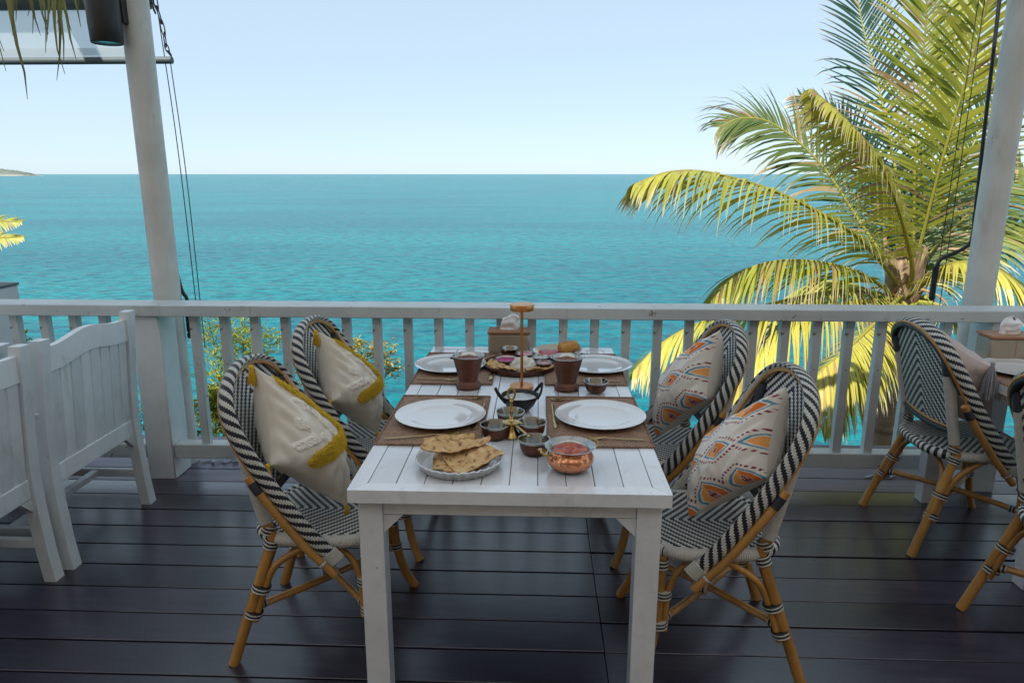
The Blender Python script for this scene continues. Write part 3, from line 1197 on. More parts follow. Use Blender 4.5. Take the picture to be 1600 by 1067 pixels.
# ------------------------------------------------------------------ slat-back wooden armchairs on the left
def slat_chair(label, y0, y1, xr, rz=0):
    w = y1 - y0
    r = thing('slat_chair', label, 'chair', (xr, (y0 + y1) / 2, 0), rz, 'white slat-back armchairs')
    h = w / 2
    for sy in (-1, 1):
        s = MB()
        prof = [(-.006, 0), (-.02, .12), (-.032, .30), (-.036, .45), (-.028, .62), (-.010, .82), (.006, .975)]
        for (xa, za), (xb, zb) in zip(prof, prof[1:]):
            q = MB()
            q.add([(xa - .024, sy * h - .026, za), (xa + .024, sy * h - .026, za), (xa + .024, sy * h + .026, za), (xa - .024, sy * h + .026, za),
                   (xb - .024, sy * h - .026, zb), (xb + .024, sy * h - .026, zb), (xb + .024, sy * h + .026, zb), (xb - .024, sy * h + .026, zb)],
                  [(0, 1, 5, 4), (1, 2, 6, 5), (2, 3, 7, 6), (3, 0, 4, 7)] + ([(3, 2, 1, 0)] if za == 0 else []) + ([(4, 5, 6, 7)] if zb > .97 else []))
            s.add(q.v, q.f)
        part('rear_leg', s, M['slat'], r, 30)
        s = MB()
        s.box(-.53, -.48, sy * h - .026, sy * h + .026, 0, .66, .004)
        part('front_leg', s, M['slat'], r, 30)
        s = MB()
        s.box(-.55, -.02, sy * h - .03, sy * h + .03, .661, .686, .006)
        part('armrest', s, M['slat'], r, 30)
        s = MB()
        s.box(-.479, -.057, sy * h - .014, sy * h + .014, .34, .41, .003)
        part('side_rail', s, M['slat'], r, 30)
        s = MB()
        s.box(-.479, -.047, sy * h - .012, sy * h + .012, .14, .18, .003)
        part('side_stretcher', s, M['slat'], r, 30)
    def px(z):
        return lerp(-.036, .006, (z - .45) / .525) + (.0)
    # crest rail with a raised curve
    s = MB()
    n = 24
    iw = h - .0265
    for k in range(n):
        ya, yb = -iw + 2 * iw * k / n, -iw + 2 * iw * (k + 1) / n
        def zz(y_):
            c_ = .5 + .5 * math.cos(PI * max(-1, min(1, y_ / (iw * .82))))
            return .938 + .028 * c_, .838 + .026 * c_
        (ta, ba), (tb, bb) = zz(ya), zz(yb)
        xa = -.006
        q = [(xa - .014, ya, ba - .0), (xa + .014, ya, ba), (xa + .014, ya, ta), (xa - .014, ya, ta), (xa - .014, yb, bb), (xa + .014, yb, bb), (xa + .014, yb, tb), (xa - .014, yb, tb)]
        s.add(q, [(0, 1, 5, 4), (1, 2, 6, 5), (2, 3, 7, 6), (3, 0, 4, 7)] + ([(3, 2, 1, 0)] if k == 0 else []) + ([(4, 5, 6, 7)] if k == n - 1 else []))
    part('crest_rail', s, M['slat'], r, 30)
    s = MB()
    s.box(-.050, -.022, -iw, iw, .365, .445, .003)
    part('lower_rail', s, M['slat'], r, 30)
    for sy in (-1, 1):
        s = MB()
        q = .06
        ya = sy * iw
        s.add([(-.048, ya, .3645), (-.048, ya - sy * q, .3645), (-.048, ya, .3645 - q), (-.024, ya, .3645), (-.024, ya - sy * q, .3645), (-.024, ya, .3645 - q)],
              [(0, 1, 2), (5, 4, 3), (0, 3, 4, 1), (1, 4, 5, 2), (2, 5, 3, 0)])
        part('bracket', s, M['slat'], r, 30)
    ns = 8
    pw = 2 * iw / ns
    for k in range(ns):
        ya = -iw + k * pw
        yc = ya + pw / 2
        c_ = .5 + .5 * math.cos(PI * max(-1, min(1, yc / (iw * .82))))
        zt_ = .852 + .026 * c_
        s = MB()
        s.add([(-.044, ya + .0065, .440), (-.026, ya + .0065, .440), (-.026, ya + pw - .0065, .440), (-.044, ya + pw - .0065, .440),
               (-.014, ya + .0065, zt_), (.004, ya + .0065, zt_), (.004, ya + pw - .0065, zt_), (-.014, ya + pw - .0065, zt_)],
              [(3, 2, 1, 0), (4, 5, 6, 7), (0, 1, 5, 4), (1, 2, 6, 5), (2, 3, 7, 6), (3, 0, 4, 7)])
        part('back_slat', s, M['slat'], r, 30)
    for k in range(6):
        s = MB()
        x = -.055 - k * .078
        s.box(x - .072, x, -h + .03, h - .03, .411, .431, .004)
        part('seat_slat', s, M['slat'], r, 30)
    s = MB()
    s.box(-.268, -.232, -h + .0125, h - .0125, .145, .175, .003)
    part('stretcher', s, M['slat'], r, 30)
    s = MB()
    s.box(-.515, -.49, -iw, iw, .34, .41, .003)
    part('front_rail', s, M['slat'], r, 30)
    return r


slat_chair('white slat-back wooden armchair beside the left roof post', 2.585, 3.18, -1.935)
slat_chair('white slat-back wooden armchair cut off by the left edge', 1.90, 2.495, -1.95)

# ------------------------------------------------------------------ things on the tables
def placemat(label, cx, cy, w=.335, d=.505, z=TZ):
    s = MB()
    n = 24
    def g(u, v):
        x, y = (u - .5) * w, (v - .5) * d
        e = min(u, 1 - u) * w, min(v, 1 - v) * d
        return (x, y, .004 - (.003 if min(e) < .001 else 0) + .0008 * nz(x * 30 + cx, y * 30 + cy))
    s.grid(g, 20, 28, lambda u, v: (u * w / .017, v * d / .012))
    for x0, y0, x1, y1 in ((-w / 2, -d / 2, w / 2, -d / 2), (w / 2, -d / 2, w / 2, d / 2), (w / 2, d / 2, -w / 2, d / 2), (-w / 2, d / 2, -w / 2, -d / 2)):
        s.tube([(lerp(x0, x1, k / 10), lerp(y0, y1, k / 10), .003) for k in range(11)], .0032, 6, uscale=1 / .009, vscale=2)
    return solid('placemat', s, M['mat'], label, 'placemat', 'woven placemats', loc=(cx, cy, z + .0004))


placemat('brown woven placemat under front left plate, beside the foil dish of flatbread', -.348, 2.338)
placemat('brown woven placemat under front right plate, behind the copper pot', .203, 2.342)
placemat('brown woven placemat behind the left copper cup', -.352, 3.005)
placemat('brown woven placemat behind the right copper cup', .201, 3.01)
placemat('brown woven placemat on the right-hand table', 2.07, 2.97, .33, .46)


def plate(label, x, y, rad=.158, z=TZ + .0052, mat='ceramic'):
    s = MB()
    k = rad / .158
    s.lathe([(0, .004), (.085 * k, .004), (.098 * k, .006), (.110 * k, .0105), (.117 * k, .0115), (.120 * k, .0108), (.125 * k, .0125), (.128 * k, .0118),
             (.150 * k, .0185), (.156 * k, .0205), (.158 * k, .0195), (.156 * k, .0175), (.115 * k, .0062), (.090 * k, .0025), (.088 * k, 0), (.084 * k, 0), (.083 * k, .002), (0, .002)], 72)
    return solid('plate', s, M[mat], label, 'plate', 'white dinner plates', loc=(x, y, z))


plate('round white plate, front left, beside the foil dish of flatbread', -.337, 2.33)
plate('round white plate, front right, behind the hammered copper pot', .222, 2.345)
plate('round white plate half hidden behind the left copper cup', -.385, 3.005)
plate('round white plate half hidden behind the right copper cup', .262, 3.02)
plate('round white plate on the right-hand table', 2.10, 3.02, .165)

# foil dish with naan
def foilw(r_, z_, a):
    k = 1 + (.012 * math.sin(a * 46) + .008 * math.sin(a * 29 + 1)) * (1 if r_ > .105 else 0)
    return r_ * k, z_ + (.0012 * math.sin(a * 31) if r_ > .12 else 0)
s = MB()
s.lathe([(0, .001), (.108, .001), (.112, .004), (.122, .026), (.127, .029), (.130, .027), (.128, .024), (.124, .022), (.114, .001), (.110, -.0004), (0, -.0004)], 180, wob=foilw)
solid('foil_dish', s, M['foil'], 'round crimped aluminium foil dish holding the flatbread', 'dish', loc=(-.228, 1.940, TZ + .0008), smooth=60)


def naan(label, loc, rz, outline_, tilt, th=.0042, seed=0, fold=0):
    """an uneven flap of flatbread; outline_ = list of xy corners of a rounded flap"""
    pts = [Vector((*p, 0)) for p in outline_]
    c = sum(pts, Vector()) / len(pts)
    q_ = pts + [pts[0]]
    sm = spline(q_, 48)[:-1]
    seg = len(pts)
    ring = []
    for i in range(48):
        x = i / 48 * seg
        ring.append(q_[int(x)].lerp(q_[int(x) + 1], x - int(x)).lerp(sm[i], .45))
    def top(u, v, sgn=1):
        k = (u * 48) % 48
        i = int(k) % 48
        p = ring[i].lerp(ring[(i + 1) % 48], k - int(k))
        q = c.lerp(p, min(1, v / .93) if v < .93 else 1)
        z = .010 * nz(q.x * 16 + seed, q.y * 16) + .005 * nz(q.x * 45 + seed, q.y * 45)
        z += fold * (q.x - c.x) ** 2 * 14
        h = th if v < .90 else th * max(.0, 1 - ((v - .90) / .10) ** 2)
        return Vector((q.x, q.y, z + sgn * h * .5 + sgn * .002 * nz(q.x * 70, q.y * 70, seed)))
    def cf(u, v):
        p = top(u, v)
        g = .5 + .5 * nz(p.x * 22 + seed, p.y * 22, 3)
        ch = nz(p.x * 62 + seed * 3, p.y * 62, 7)
        cc = cmix((.66, .47, .24), (.50, .29, .11), g)
        c2 = nz(p.x * 150 + seed, p.y * 150, 5)
        cc = cmix(cc, (.30, .13, .045), (ch * .7 + c2 * .5 - .06 + .3 * nz(p.x * 20, p.y * 20, seed)) * 2.4)
        cc = cmix(cc, (.07, .03, .015), (ch * .6 + c2 * .6 - .26) * 4)
        cc = cmix(cc, (.34, .14, .035), (v - .86) * 4)
        return cmix(cc, (.70, .52, .28), (nz(p.x * 35, p.y * 35, seed + 11) - .22) * 2.5)
    s = MB()
    s.grid(lambda u, v: top(u, v, 1), 96, 26, colf=cf)
    s.grid(lambda u, v: top(u, 1 - v, -1), 96, 8, colf=lambda u, v: cmix(cf(u, 1 - v), (.35, .17, .05), .35))
    return solid('naan', s, M['bread'], label, 'flatbread', 'pieces of naan in the foil dish', 70, True, loc, (tilt[0], tilt[1], rz))


naan('browned naan flap lying lowest in the foil dish', (-.225, 1.935, TZ + .016), .25, [(-.085, -.03), (-.02, -.085), (.075, -.05), (.095, .03), (.02, .085), (-.07, .06)], (.05, 0), seed=1)
naan('folded naan triangle pointing towards the camera in the foil dish', (-.200, 1.915, TZ + .030), -.12, [(-.09, .02), (-.02, -.075), (.03, -.068), (.105, .035), (.04, .075), (-.05, .07)], (.14, -.05), seed=2)
naan('long spotted naan flap across the top of the foil dish', (-.236, 1.958, TZ + .046), .22, [(-.112, -.028), (-.02, -.032), (.095, .0), (.10, .028), (.02, .045), (-.09, .032)], (.18, .03), seed=3, fold=.15)
naan('narrow naan flap standing up at the back of the foil dish', (-.262, 1.992, TZ + .048), .45, [(-.070, -.02), (0, -.028), (.085, -.01), (.08, .025), (0, .03), (-.08, .02)], (.65, .1), seed=4)

# hammered copper pot (handi)
h_ = thing('copper_pot', 'hammered copper pot with brass handles and red curry, front right', 'pot', (.098, 1.925, TZ + .0006))
s = MB()
s.lathe([(0, 0), (.040, 0), (.058, .010), (.068, .026), (.069, .038), (.062, .052), (.055, .060)], 64)
part('body', s, M['hammered'], h_)
s = MB()
s.lathe([(.0552, .0585), (.060, .064), (.073, .070), (.0745, .072), (.072, .073), (.058, .067), (.052, .060), (.050, .050), (.052, .040)], 64)
part('rim', s, M['steel'], h_)
s = MB()
def cw(r_, z_, a):
    return r_, z_ + .003 * nz(r_ * 60 * math.cos(a), r_ * 60 * math.sin(a), 4)
s.lathe([(.0535, .058)] + [(.0535 * (1 - k / 12), .0585 + .002 * math.sin(k)) for k in range(1, 12)] + [(0, .060)], 48, wob=cw)
part('curry', s, M['curry'], h_, label='red tomato curry with herbs')
for sgn, aa in ((1, R(35)), (-1, R(200))):
    s = MB()
    ca, sa = math.cos(aa), math.sin(aa)
    loop = spline([(.064, -.020, .055), (.082, -.022, .060), (.094, -.010, .066), (.090, 0, .070), (.094, .010, .066), (.082, .022, .060), (.064, .020, .055)], 30)
    s.tube([(p.x * ca - p.y * sa, p.x * sa + p.y * ca, p.z) for p in loop], .0035, 8)
    part('handle', s, M['brass'], h_)

# condiment stand and its bowls
cs = thing('condiment_stand', 'brass condiment stand with tall looped handle between four small bowls', 'stand', (-.083, 2.175, TZ + .0006))
s = MB()
s.lathe([(0, 0), (.030, 0), (.033, .004), (.024, .012), (.014, .030), (.010, .048), (0, .048)], 28)
part('base', s, M['brass'], cs)
s = MB()
s.lathe([(.0, .046), (.012, .046), (.026, .049), (.029, .051), (.026, .053), (.010, .055), (.006, .062), (.0075, .066), (.005, .070), (.0045, .085), (.007, .090), (.0045, .095), (.0045, .118), (.0065, .122), (.004, .127), (0, .128)], 24)
part('shaft', s, M['brass'], cs)
s = MB()
s.tube([(.0115 * math.sin(2 * PI * k / 28), 0, .146 - .019 * math.cos(2 * PI * k / 28)) for k in range(29)], .0038, 8)
part('loop_handle', s, M['brass'], cs)
BOWLS = [('left', -.053, -.012), ('right', .066, .014), ('rear', -.008, .118), ('front', .075, -.137)]
for nm, dx, dy in BOWLS:
    s = MB()
    d = Vector((dx, dy, 0))
    e = d.normalized()
    q = Vector((-e.y, e.x, 0)) * .005
    p0, p1 = e * .012, d - e * .030 if d.length > .06 else e * .02
    s.add([p0 + q + Vector((0, 0, .050)), p1 + q + Vector((0, 0, .044)), p1 - q + Vector((0, 0, .044)), p0 - q + Vector((0, 0, .050)),
           p0 + q + Vector((0, 0, .046)), p1 + q + Vector((0, 0, .040)), p1 - q + Vector((0, 0, .040)), p0 - q + Vector((0, 0, .046))],
          [(0, 1, 2, 3), (7, 6, 5, 4), (0, 4, 5, 1), (1, 5, 6, 2), (2, 6, 7, 3), (3, 7, 4, 0)])
    part('arm', s, M['brass'], cs)


def small_bowl(name, label, x, y, z, rad=.049, h=.048, group='small metal bowls', outer='copper_dark', fill=None, fl=.6):
    k, j = rad / .049, h / .048
    r = thing(name, label, 'bowl', (x, y, z), 0, group)
    s = MB()
    s.lathe([(0, 0), (.030 * k, 0), (.037 * k, .004 * j), (.043 * k, .020 * j), (.0455 * k, .040 * j)], 40)
    part('shell', s, M[outer], r)
    s = MB()
    s.lathe([(.0456 * k, .0395 * j), (.049 * k, .045 * j), (.0495 * k, .0475 * j), (.047 * k, .048 * j), (.0445 * k, .042 * j), (.042 * k, .020 * j), (.035 * k, .006 * j), (0, .004 * j)], 40)
    part('lining', s, M['steel'], r)
    if fill:
        s = MB()
        rr = .041 * k
        s.lathe([(rr, h * fl)] + [(rr * (1 - i / 8), h * fl + .001 + .003 * math.sin(i * 1.7)) for i in range(1, 8)] + [(0, h * fl + .002)], 32, wob=cw)
        part('filling', s, M[fill], r)
    return r


LB = {'left': 'small steel-lined bowl left of the brass stand', 'right': 'small steel-lined bowl right of the brass stand',
      'rear': 'small steel-lined bowl behind the brass stand, before the black wok', 'front': 'small steel-lined bowl between brass stand and hammered pot'}
for nm, dx, dy in BOWLS:
    small_bowl('condiment_bowl', LB[nm], -.083 + dx, 2.175 + dy, TZ + .0006)
small_bowl('condiment_bowl', 'small copper bowl standing right of the right copper cup', .232, 2.672, TZ + .0046, .048, .042)

# black wok with dal
kd = thing('wok_bowl', 'small black iron wok with two loop handles and creamy dal', 'wok', (-.062, 2.44, TZ + .0006))
s = MB()
s.lathe([(0, 0), (.030, 0), (.034, .002), (.052, .022), (.063, .044), (.069, .058), (.0685, .060), (.066, .058), (.060, .044), (.048, .022), (0, .008)], 56)
part('bowl', s, M['iron'], kd)
s = MB()
s.lathe([(.0605, .046)] + [(.0605 * (1 - i / 10), .0465 + .0015 * math.sin(i * 2.1)) for i in range(1, 10)] + [(0, .047)], 44, wob=cw)
part('dal', s, M['dal'], kd, label='pale creamy dal with dark seasoning')
for sgn, aa in ((1, R(28)), (-1, R(198))):
    ca, sa = math.cos(aa), math.sin(aa)
    s = MB()
    loop = spline([(.060, -.022, .040), (.076, -.018, .062), (.090, -.003, .088), (.091, .003, .088), (.076, .018, .062), (.060, .022, .040)], 30)
    s.tube([(p.x * ca - p.y * sa, p.x * sa + p.y * ca, p.z) for p in loop], .005, 8, flat=(1.2, .6))
    part('handle', s, M['iron'], kd)


def tumbler(label, x, y):
    r = thing('copper_cup', label, 'cup', (x, y, TZ + .0006), 0, 'bucket-shaped copper cups')
    prof = [(0, 0), (.048, 0), (.0505, .003), (.050, .010), (.046, .014), (.047, .018), (.039, .026), (.036, .030)]
    for k in range(22):
        z = .032 + k * .0044
        rr = lerp(.0365, .060, k / 21)
        prof += [(rr + .0009, z), (rr, z + .0022)]
    prof += [(.061, .129)]
    s = MB()
    s.lathe(prof, 48)
    part('body', s, M['copper_dark'], r)
    s = MB()
    s.lathe([(.0608, .1285), (.0655, .131), (.066, .134), (.063, .1345), (.059, .130), (.050, .10), (.045, .08)], 48)
    part('rim', s, M['steel'], r)
    s = MB()
    s.lathe([(.0565, .118)] + [(.0565 * (1 - i / 9), .1185 + .002 * math.sin(i * 1.9)) for i in range(1, 9)] + [(0, .120)], 40, wob=cw)
    part('curry', s, M['curry_dark'], r, label='red-brown curry near the brim')
    for aa in (R(20), R(200)):
        s = MB()
        ca, sa = math.cos(aa), math.sin(aa)
        s.tube([((.0665 + .006 * math.cos(q)) * ca - .008 * math.sin(q) * sa, (.0665 + .006 * math.cos(q)) * sa + .008 * math.sin(q) * ca, .127) for q in [2 * PI * i / 16 for i in range(17)]], .0022, 6)
        part('ear', s, M['iron'], r)
    return r


tumbler('dark copper bucket-shaped cup of curry on the left', -.277, 2.715)
tumbler('dark copper bucket-shaped cup of curry on the right', .118, 2.705)

# big round tray with rice, bowls and breads
tx, ty, tz = -.077, 3.02, TZ + .0006
s = MB()
s.lathe([(0, .003), (.150, .003), (.154, .006), (.160, .024), (.163, .025), (.164, .023), (.158, .004), (.152, 0), (0, 0)], 72)
solid('serving_tray', s, M['copper_dark'], 'dark round metal tray with rice and little bowls behind the lamp', 'tray', loc=(tx, ty, tz))
small_bowl('thali_bowl', 'shallow bowl of pink pickled onion on the tray', tx - .062, ty + .045, tz + .0036, .056, .026, 'bowls on the round tray', 'steel', 'pink', .75)
small_bowl('thali_bowl', 'little bowl of pale pink yoghurt at the back of the tray', tx + .020, ty + .107, tz + .0036, .044, .036, 'bowls on the round tray', 'copper_dark', 'raita', .8)
small_bowl('thali_bowl', 'little bowl of creamy sauce right of the pink yoghurt', tx + .092, ty + .050, tz + .0036, .042, .036, 'bowls on the round tray', 'copper_dark', 'dal', .75)
small_bowl('thali_bowl', 'little bowl of red sauce at the right of the tray', tx + .105, ty - .038, tz + .0036, .038, .034, 'bowls on the round tray', 'copper_dark', 'raita', .75)
small_bowl('thali_bowl', 'empty steel bowl behind the tray, before the tissue box', -.128, 3.215, TZ + .0006, .048, .042, 'small metal bowls')
s = MB()
rg = random.Random(4)
s.lathe([(0, 0), (.056, 0), (.057, .010), (.050, .030), (.036, .045), (.018, .052), (0, .053)], 28)
for k in range(2200):
    a, q = rg.uniform(0, 2 * PI), rg.random()
    ph = math.acos(1 - q * .98)
    n_ = Vector((math.sin(ph) * math.cos(a), math.sin(ph) * math.sin(a), math.cos(ph)))
    bump_ = 1 + .14 * nz(n_.x * 3, n_.y * 3, n_.z * 3)
    p = Vector((n_.x * .059, n_.y * .059, n_.z * .055)) * bump_
    d = Vector((rg.uniform(-1, 1), rg.uniform(-1, 1), rg.uniform(-1, 1)))
    d = (d - n_ * d.dot(n_) * .7).normalized()
    e = d.cross(n_).normalized() * .0011
    f = d.cross(e).normalized() * .0011
    if p.z > 0.001:
        s.add([p - d * .0042, p + e, p + f, p - e, p - f, p + d * .0042], [(0, 2, 1), (0, 3, 2), (0, 4, 3), (0, 1, 4), (5, 1, 2), (5, 2, 3), (5, 3, 4), (5, 4, 1)])
solid('rice_mound', s, M['rice'], 'domed mound of white rice in the middle of the tray', 'rice', loc=(tx + .018, ty - .040, tz + .0038), smooth=60)
b_ = naan('charred piece of flatbread at the left of the tray', (tx - .095, ty - .052, tz + .022), -.6, [(-.055, -.02), (0, -.03), (.055, -.012), (.05, .02), (0, .028), (-.05, .02)], (.25, .2), seed=8)
b_['group'] = 'breads on the round tray'
b_ = naan('charred piece of flatbread left of the rice on the tray', (tx - .048, ty - .085, tz + .020), -.35, [(-.045, -.015), (0, -.02), (.04, -.01), (.04, .015), (0, .022), (-.04, .016)], (.2, .1), seed=9)
b_['group'] = 'breads on the round tray'
b_ = naan('pale rolled flatbread at the right front of the tray', (tx + .082, ty - .082, tz + .018), .42, [(-.06, -.013), (0, -.017), (.07, -.010), (.07, .012), (0, .016), (-.06, .012)], (.2, 0), th=.012, seed=10)
b_['group'] = 'breads on the round tray'

# plate with puffed bread and salad
s = MB()
s.lathe([(0, .004), (.090, .004), (.108, .014), (.120, .022), (.1225, .022), (.121, .019), (.104, .008), (.088, 0), (0, 0)], 64)
solid('plate', s, M['ceramic_cream'], 'cream rimmed plate of puffed bread and red salad by the railing', 'plate', 'white dinner plates', loc=(.100, 3.268, TZ + .0006))
s = MB()
s.lathe([(.062, 0), (.058, .004), (.040, .009), (.020, .008), (0, .010)], 40, wob=lambda r_, z_, a: (r_ * (1 + .12 * math.sin(3 * a + 1)), z_ + .003 * nz(r_ * 80 * math.cos(a), r_ * 80 * math.sin(a))))
solid('beet_salad', s, M['beet'], 'chopped red salad on the cream plate', 'salad', loc=(.060, 3.262, TZ + .0056))
for k, (x, y, rr, lab) in enumerate(((.135, 3.255, .040, 'golden puffed bread, nearer of two on the cream plate'), (.168, 3.292, .036, 'golden puffed bread behind another on the cream plate'))):
    s = MB()
    def puf(u, v):
        a, b = 2 * PI * u, PI * v
        d = Vector((math.sin(b) * math.cos(a), math.sin(b) * math.sin(a), math.cos(b)))
        q = 1 + .10 * nz(d.x * 2 + k * 5, d.y * 2, d.z * 2) + .03 * nz(d.x * 7, d.y * 7, d.z * 7 + k)
        return (d.x * rr * q, d.y * rr * q, rr * .74 + d.z * rr * .74 * q)
    s.grid(puf, 40, 22, colf=lambda u, v: cmix(cmix((.56, .30, .09), (.42, .19, .045), .5 + nz(u * 8, v * 6, k)), (.30, .12, .03), (nz(u * 20, v * 14, 3) - .2) * 2))
    solid('puffed_bread', s, M['bread'], lab, 'bread', 'puffed breads on the plate', 60, True, (x, y, TZ + .0075))

# table lamp
lp = thing('table_lamp', 'slim copper table lamp with flat round head in the middle of the table', 'lamp', (-.062, 2.715, TZ + .0006))
s = MB()
s.lathe([(0, 0), (.046, 0), (.047, .001), (.047, .011), (.046, .012), (0, .0125)], 48)
part('base', s, M['gold'], lp)
s = MB()
s.lathe([(.0058, .012), (.0058, .322)], 20)
part('stem', s, M['gold'], lp)
s = MB()
s.lathe([(0, .320), (.038, .320), (.042, .318), (.046, .318), (.0465, .320), (.0465, .341), (.0455, .343), (0, .3435)], 48)
part('head', s, M['gold'], lp)


def tissue_box(label, x, y, rz, w=.20, d=.115, h=.105, z=TZ + .0006, seed=0):
    r = thing('tissue_box', label, 'tissue box', (x, y, z), rz, 'tissue boxes')
    s = MB()
    s.box(-w / 2, w / 2, -d / 2, d / 2, 0, h - .013, .008)
    part('body', s, M['acrylic'], r)
    s = MB()
    s.box(-w / 2 - .003, w / 2 + .003, -d / 2 - .003, d / 2 + .003, h - .0125, h, .003)
    part('lid', s, M['lid'], r)
    s = MB()
    s.box(-.0012, .0012, -d / 2 - .0006, -d / 2 + .002, .006, h - .015, 0)
    part('seam', s, M['lid'], r)
    s = MB()
    def ti(u, v):
        a = 2 * PI * u
        hh = .085 * (.86 + .14 * math.cos(a + seed * .8) + .10 * nz(math.cos(a) * 1.5 + seed, math.sin(a) * 1.5))
        wx = lerp(.046, .040, v) * (1 + .12 * nz(math.cos(a) * 2, v * 3, seed)) * (1 - .85 * max(0, (v - .8) / .2) ** 2)
        wy = lerp(.012, .018, v) * (1 + .4 * nz(math.sin(a) * 2, v * 3, seed + 3)) * (1 - .9 * max(0, (v - .8) / .2) ** 2)
        return (wx * math.cos(a) + .010 * v * math.sin(v * 3 + seed), wy * math.sin(a) + .010 * nz(u * 9, v * 3, seed), h - .001 + hh * v)
    s.grid(ti, 60, 16)
    part('tissue', s, M['tissue'], r, 70)
    return r


tissue_box('tissue box with white tissue at the far end of the laid table', -.137, 3.335, 0)
tissue_box('tissue box with white tissue on the right-hand table', 2.165, 3.235, R(-3), .215, .13, .125, seed=5)

# cutlery
def cutlery(kind, label, a, b, z):
    a, b = Vector((*a, 0)), Vector((*b, 0))
    d = (b - a)
    L = d.length
    rz = math.atan2(d.y, d.x)
    s = MB()
    if kind == 'knife':
        pts = [(0, 0, 0), (.02, 0, .001), (L * .5, 0, .0015), (L * .56, 0, .001), (L * .60, 0, .001), (L * .75, .002, .001), (L * .92, .002, .001), (L, -.002, .001)]
        s.tube(pts, [.003, .0045, .0042, .003, .007, .0095, .0085, .001], 8, ref=Vector((0, 0, 1)), flat=(.28, 1))
    else:
        pts = [(0, 0, .002), (.02, 0, .002), (L * .5, 0, .004), (L * .68, 0, .006), (L * .76, 0, .004), (L * .82, 0, .002)]
        s.tube(pts, [.004, .0048, .0032, .003, .008, .011], 8, ref=Vector((0, 0, 1)), flat=(.22, 1))
        if kind == 'fork':
            for k in range(4):
                yy = (k - 1.5) * .0055
                s.tube([(L * .81, yy, .002), (L * .9, yy, .0025), (L, yy, .006)], [.0024, .002, .001], 6, ref=Vector((0, 0, 1)), flat=(.5, 1))
        else:
            s.tube([(L * .80, 0, .002), (L * .86, 0, .001), (L * .94, 0, .001), (L, 0, .004)], [.010, .015, .014, .003], 10, ref=Vector((0, 0, 1)), flat=(.2, 1))
    return solid(kind, s, M['brass'], label, kind, 'brass cutlery', loc=(a.x, a.y, z), rot=(0, 0, rz))


Z = TZ + .0072
cutlery('knife', 'brass knife right of the front left plate', (-.196, 2.50), (-.214, 2.215), Z)
cutlery('fork', 'brass fork along the near edge of the front left placemat', (-.49, 2.118), (-.255, 2.175), Z)
cutlery('knife', 'brass knife left of the front right plate', (.057, 2.50), (.063, 2.235), Z)
cutlery('fork', 'brass fork at the near right of the front right plate', (.345, 2.14), (.16, 2.150), Z)
cutlery('spoon', 'brass spoon behind the front right plate', (.245, 2.535), (.05, 2.548), Z)
cutlery('fork', 'brass fork behind the front left plate', (-.36, 2.535), (-.20, 2.555), Z)
cutlery('knife', 'brass knife beside the left copper cup', (-.195, 3.00), (-.198, 2.80), Z)
cutlery('fork', 'brass fork before the rear left plate', (-.50, 2.81), (-.33, 2.79), Z)
cutlery('fork', 'brass fork before the rear right plate', (.345, 2.80), (.18, 2.79), Z)
cutlery('knife', 'brass knife on the right-hand table placemat', (1.99, 2.765), (2.2, 2.775), Z)

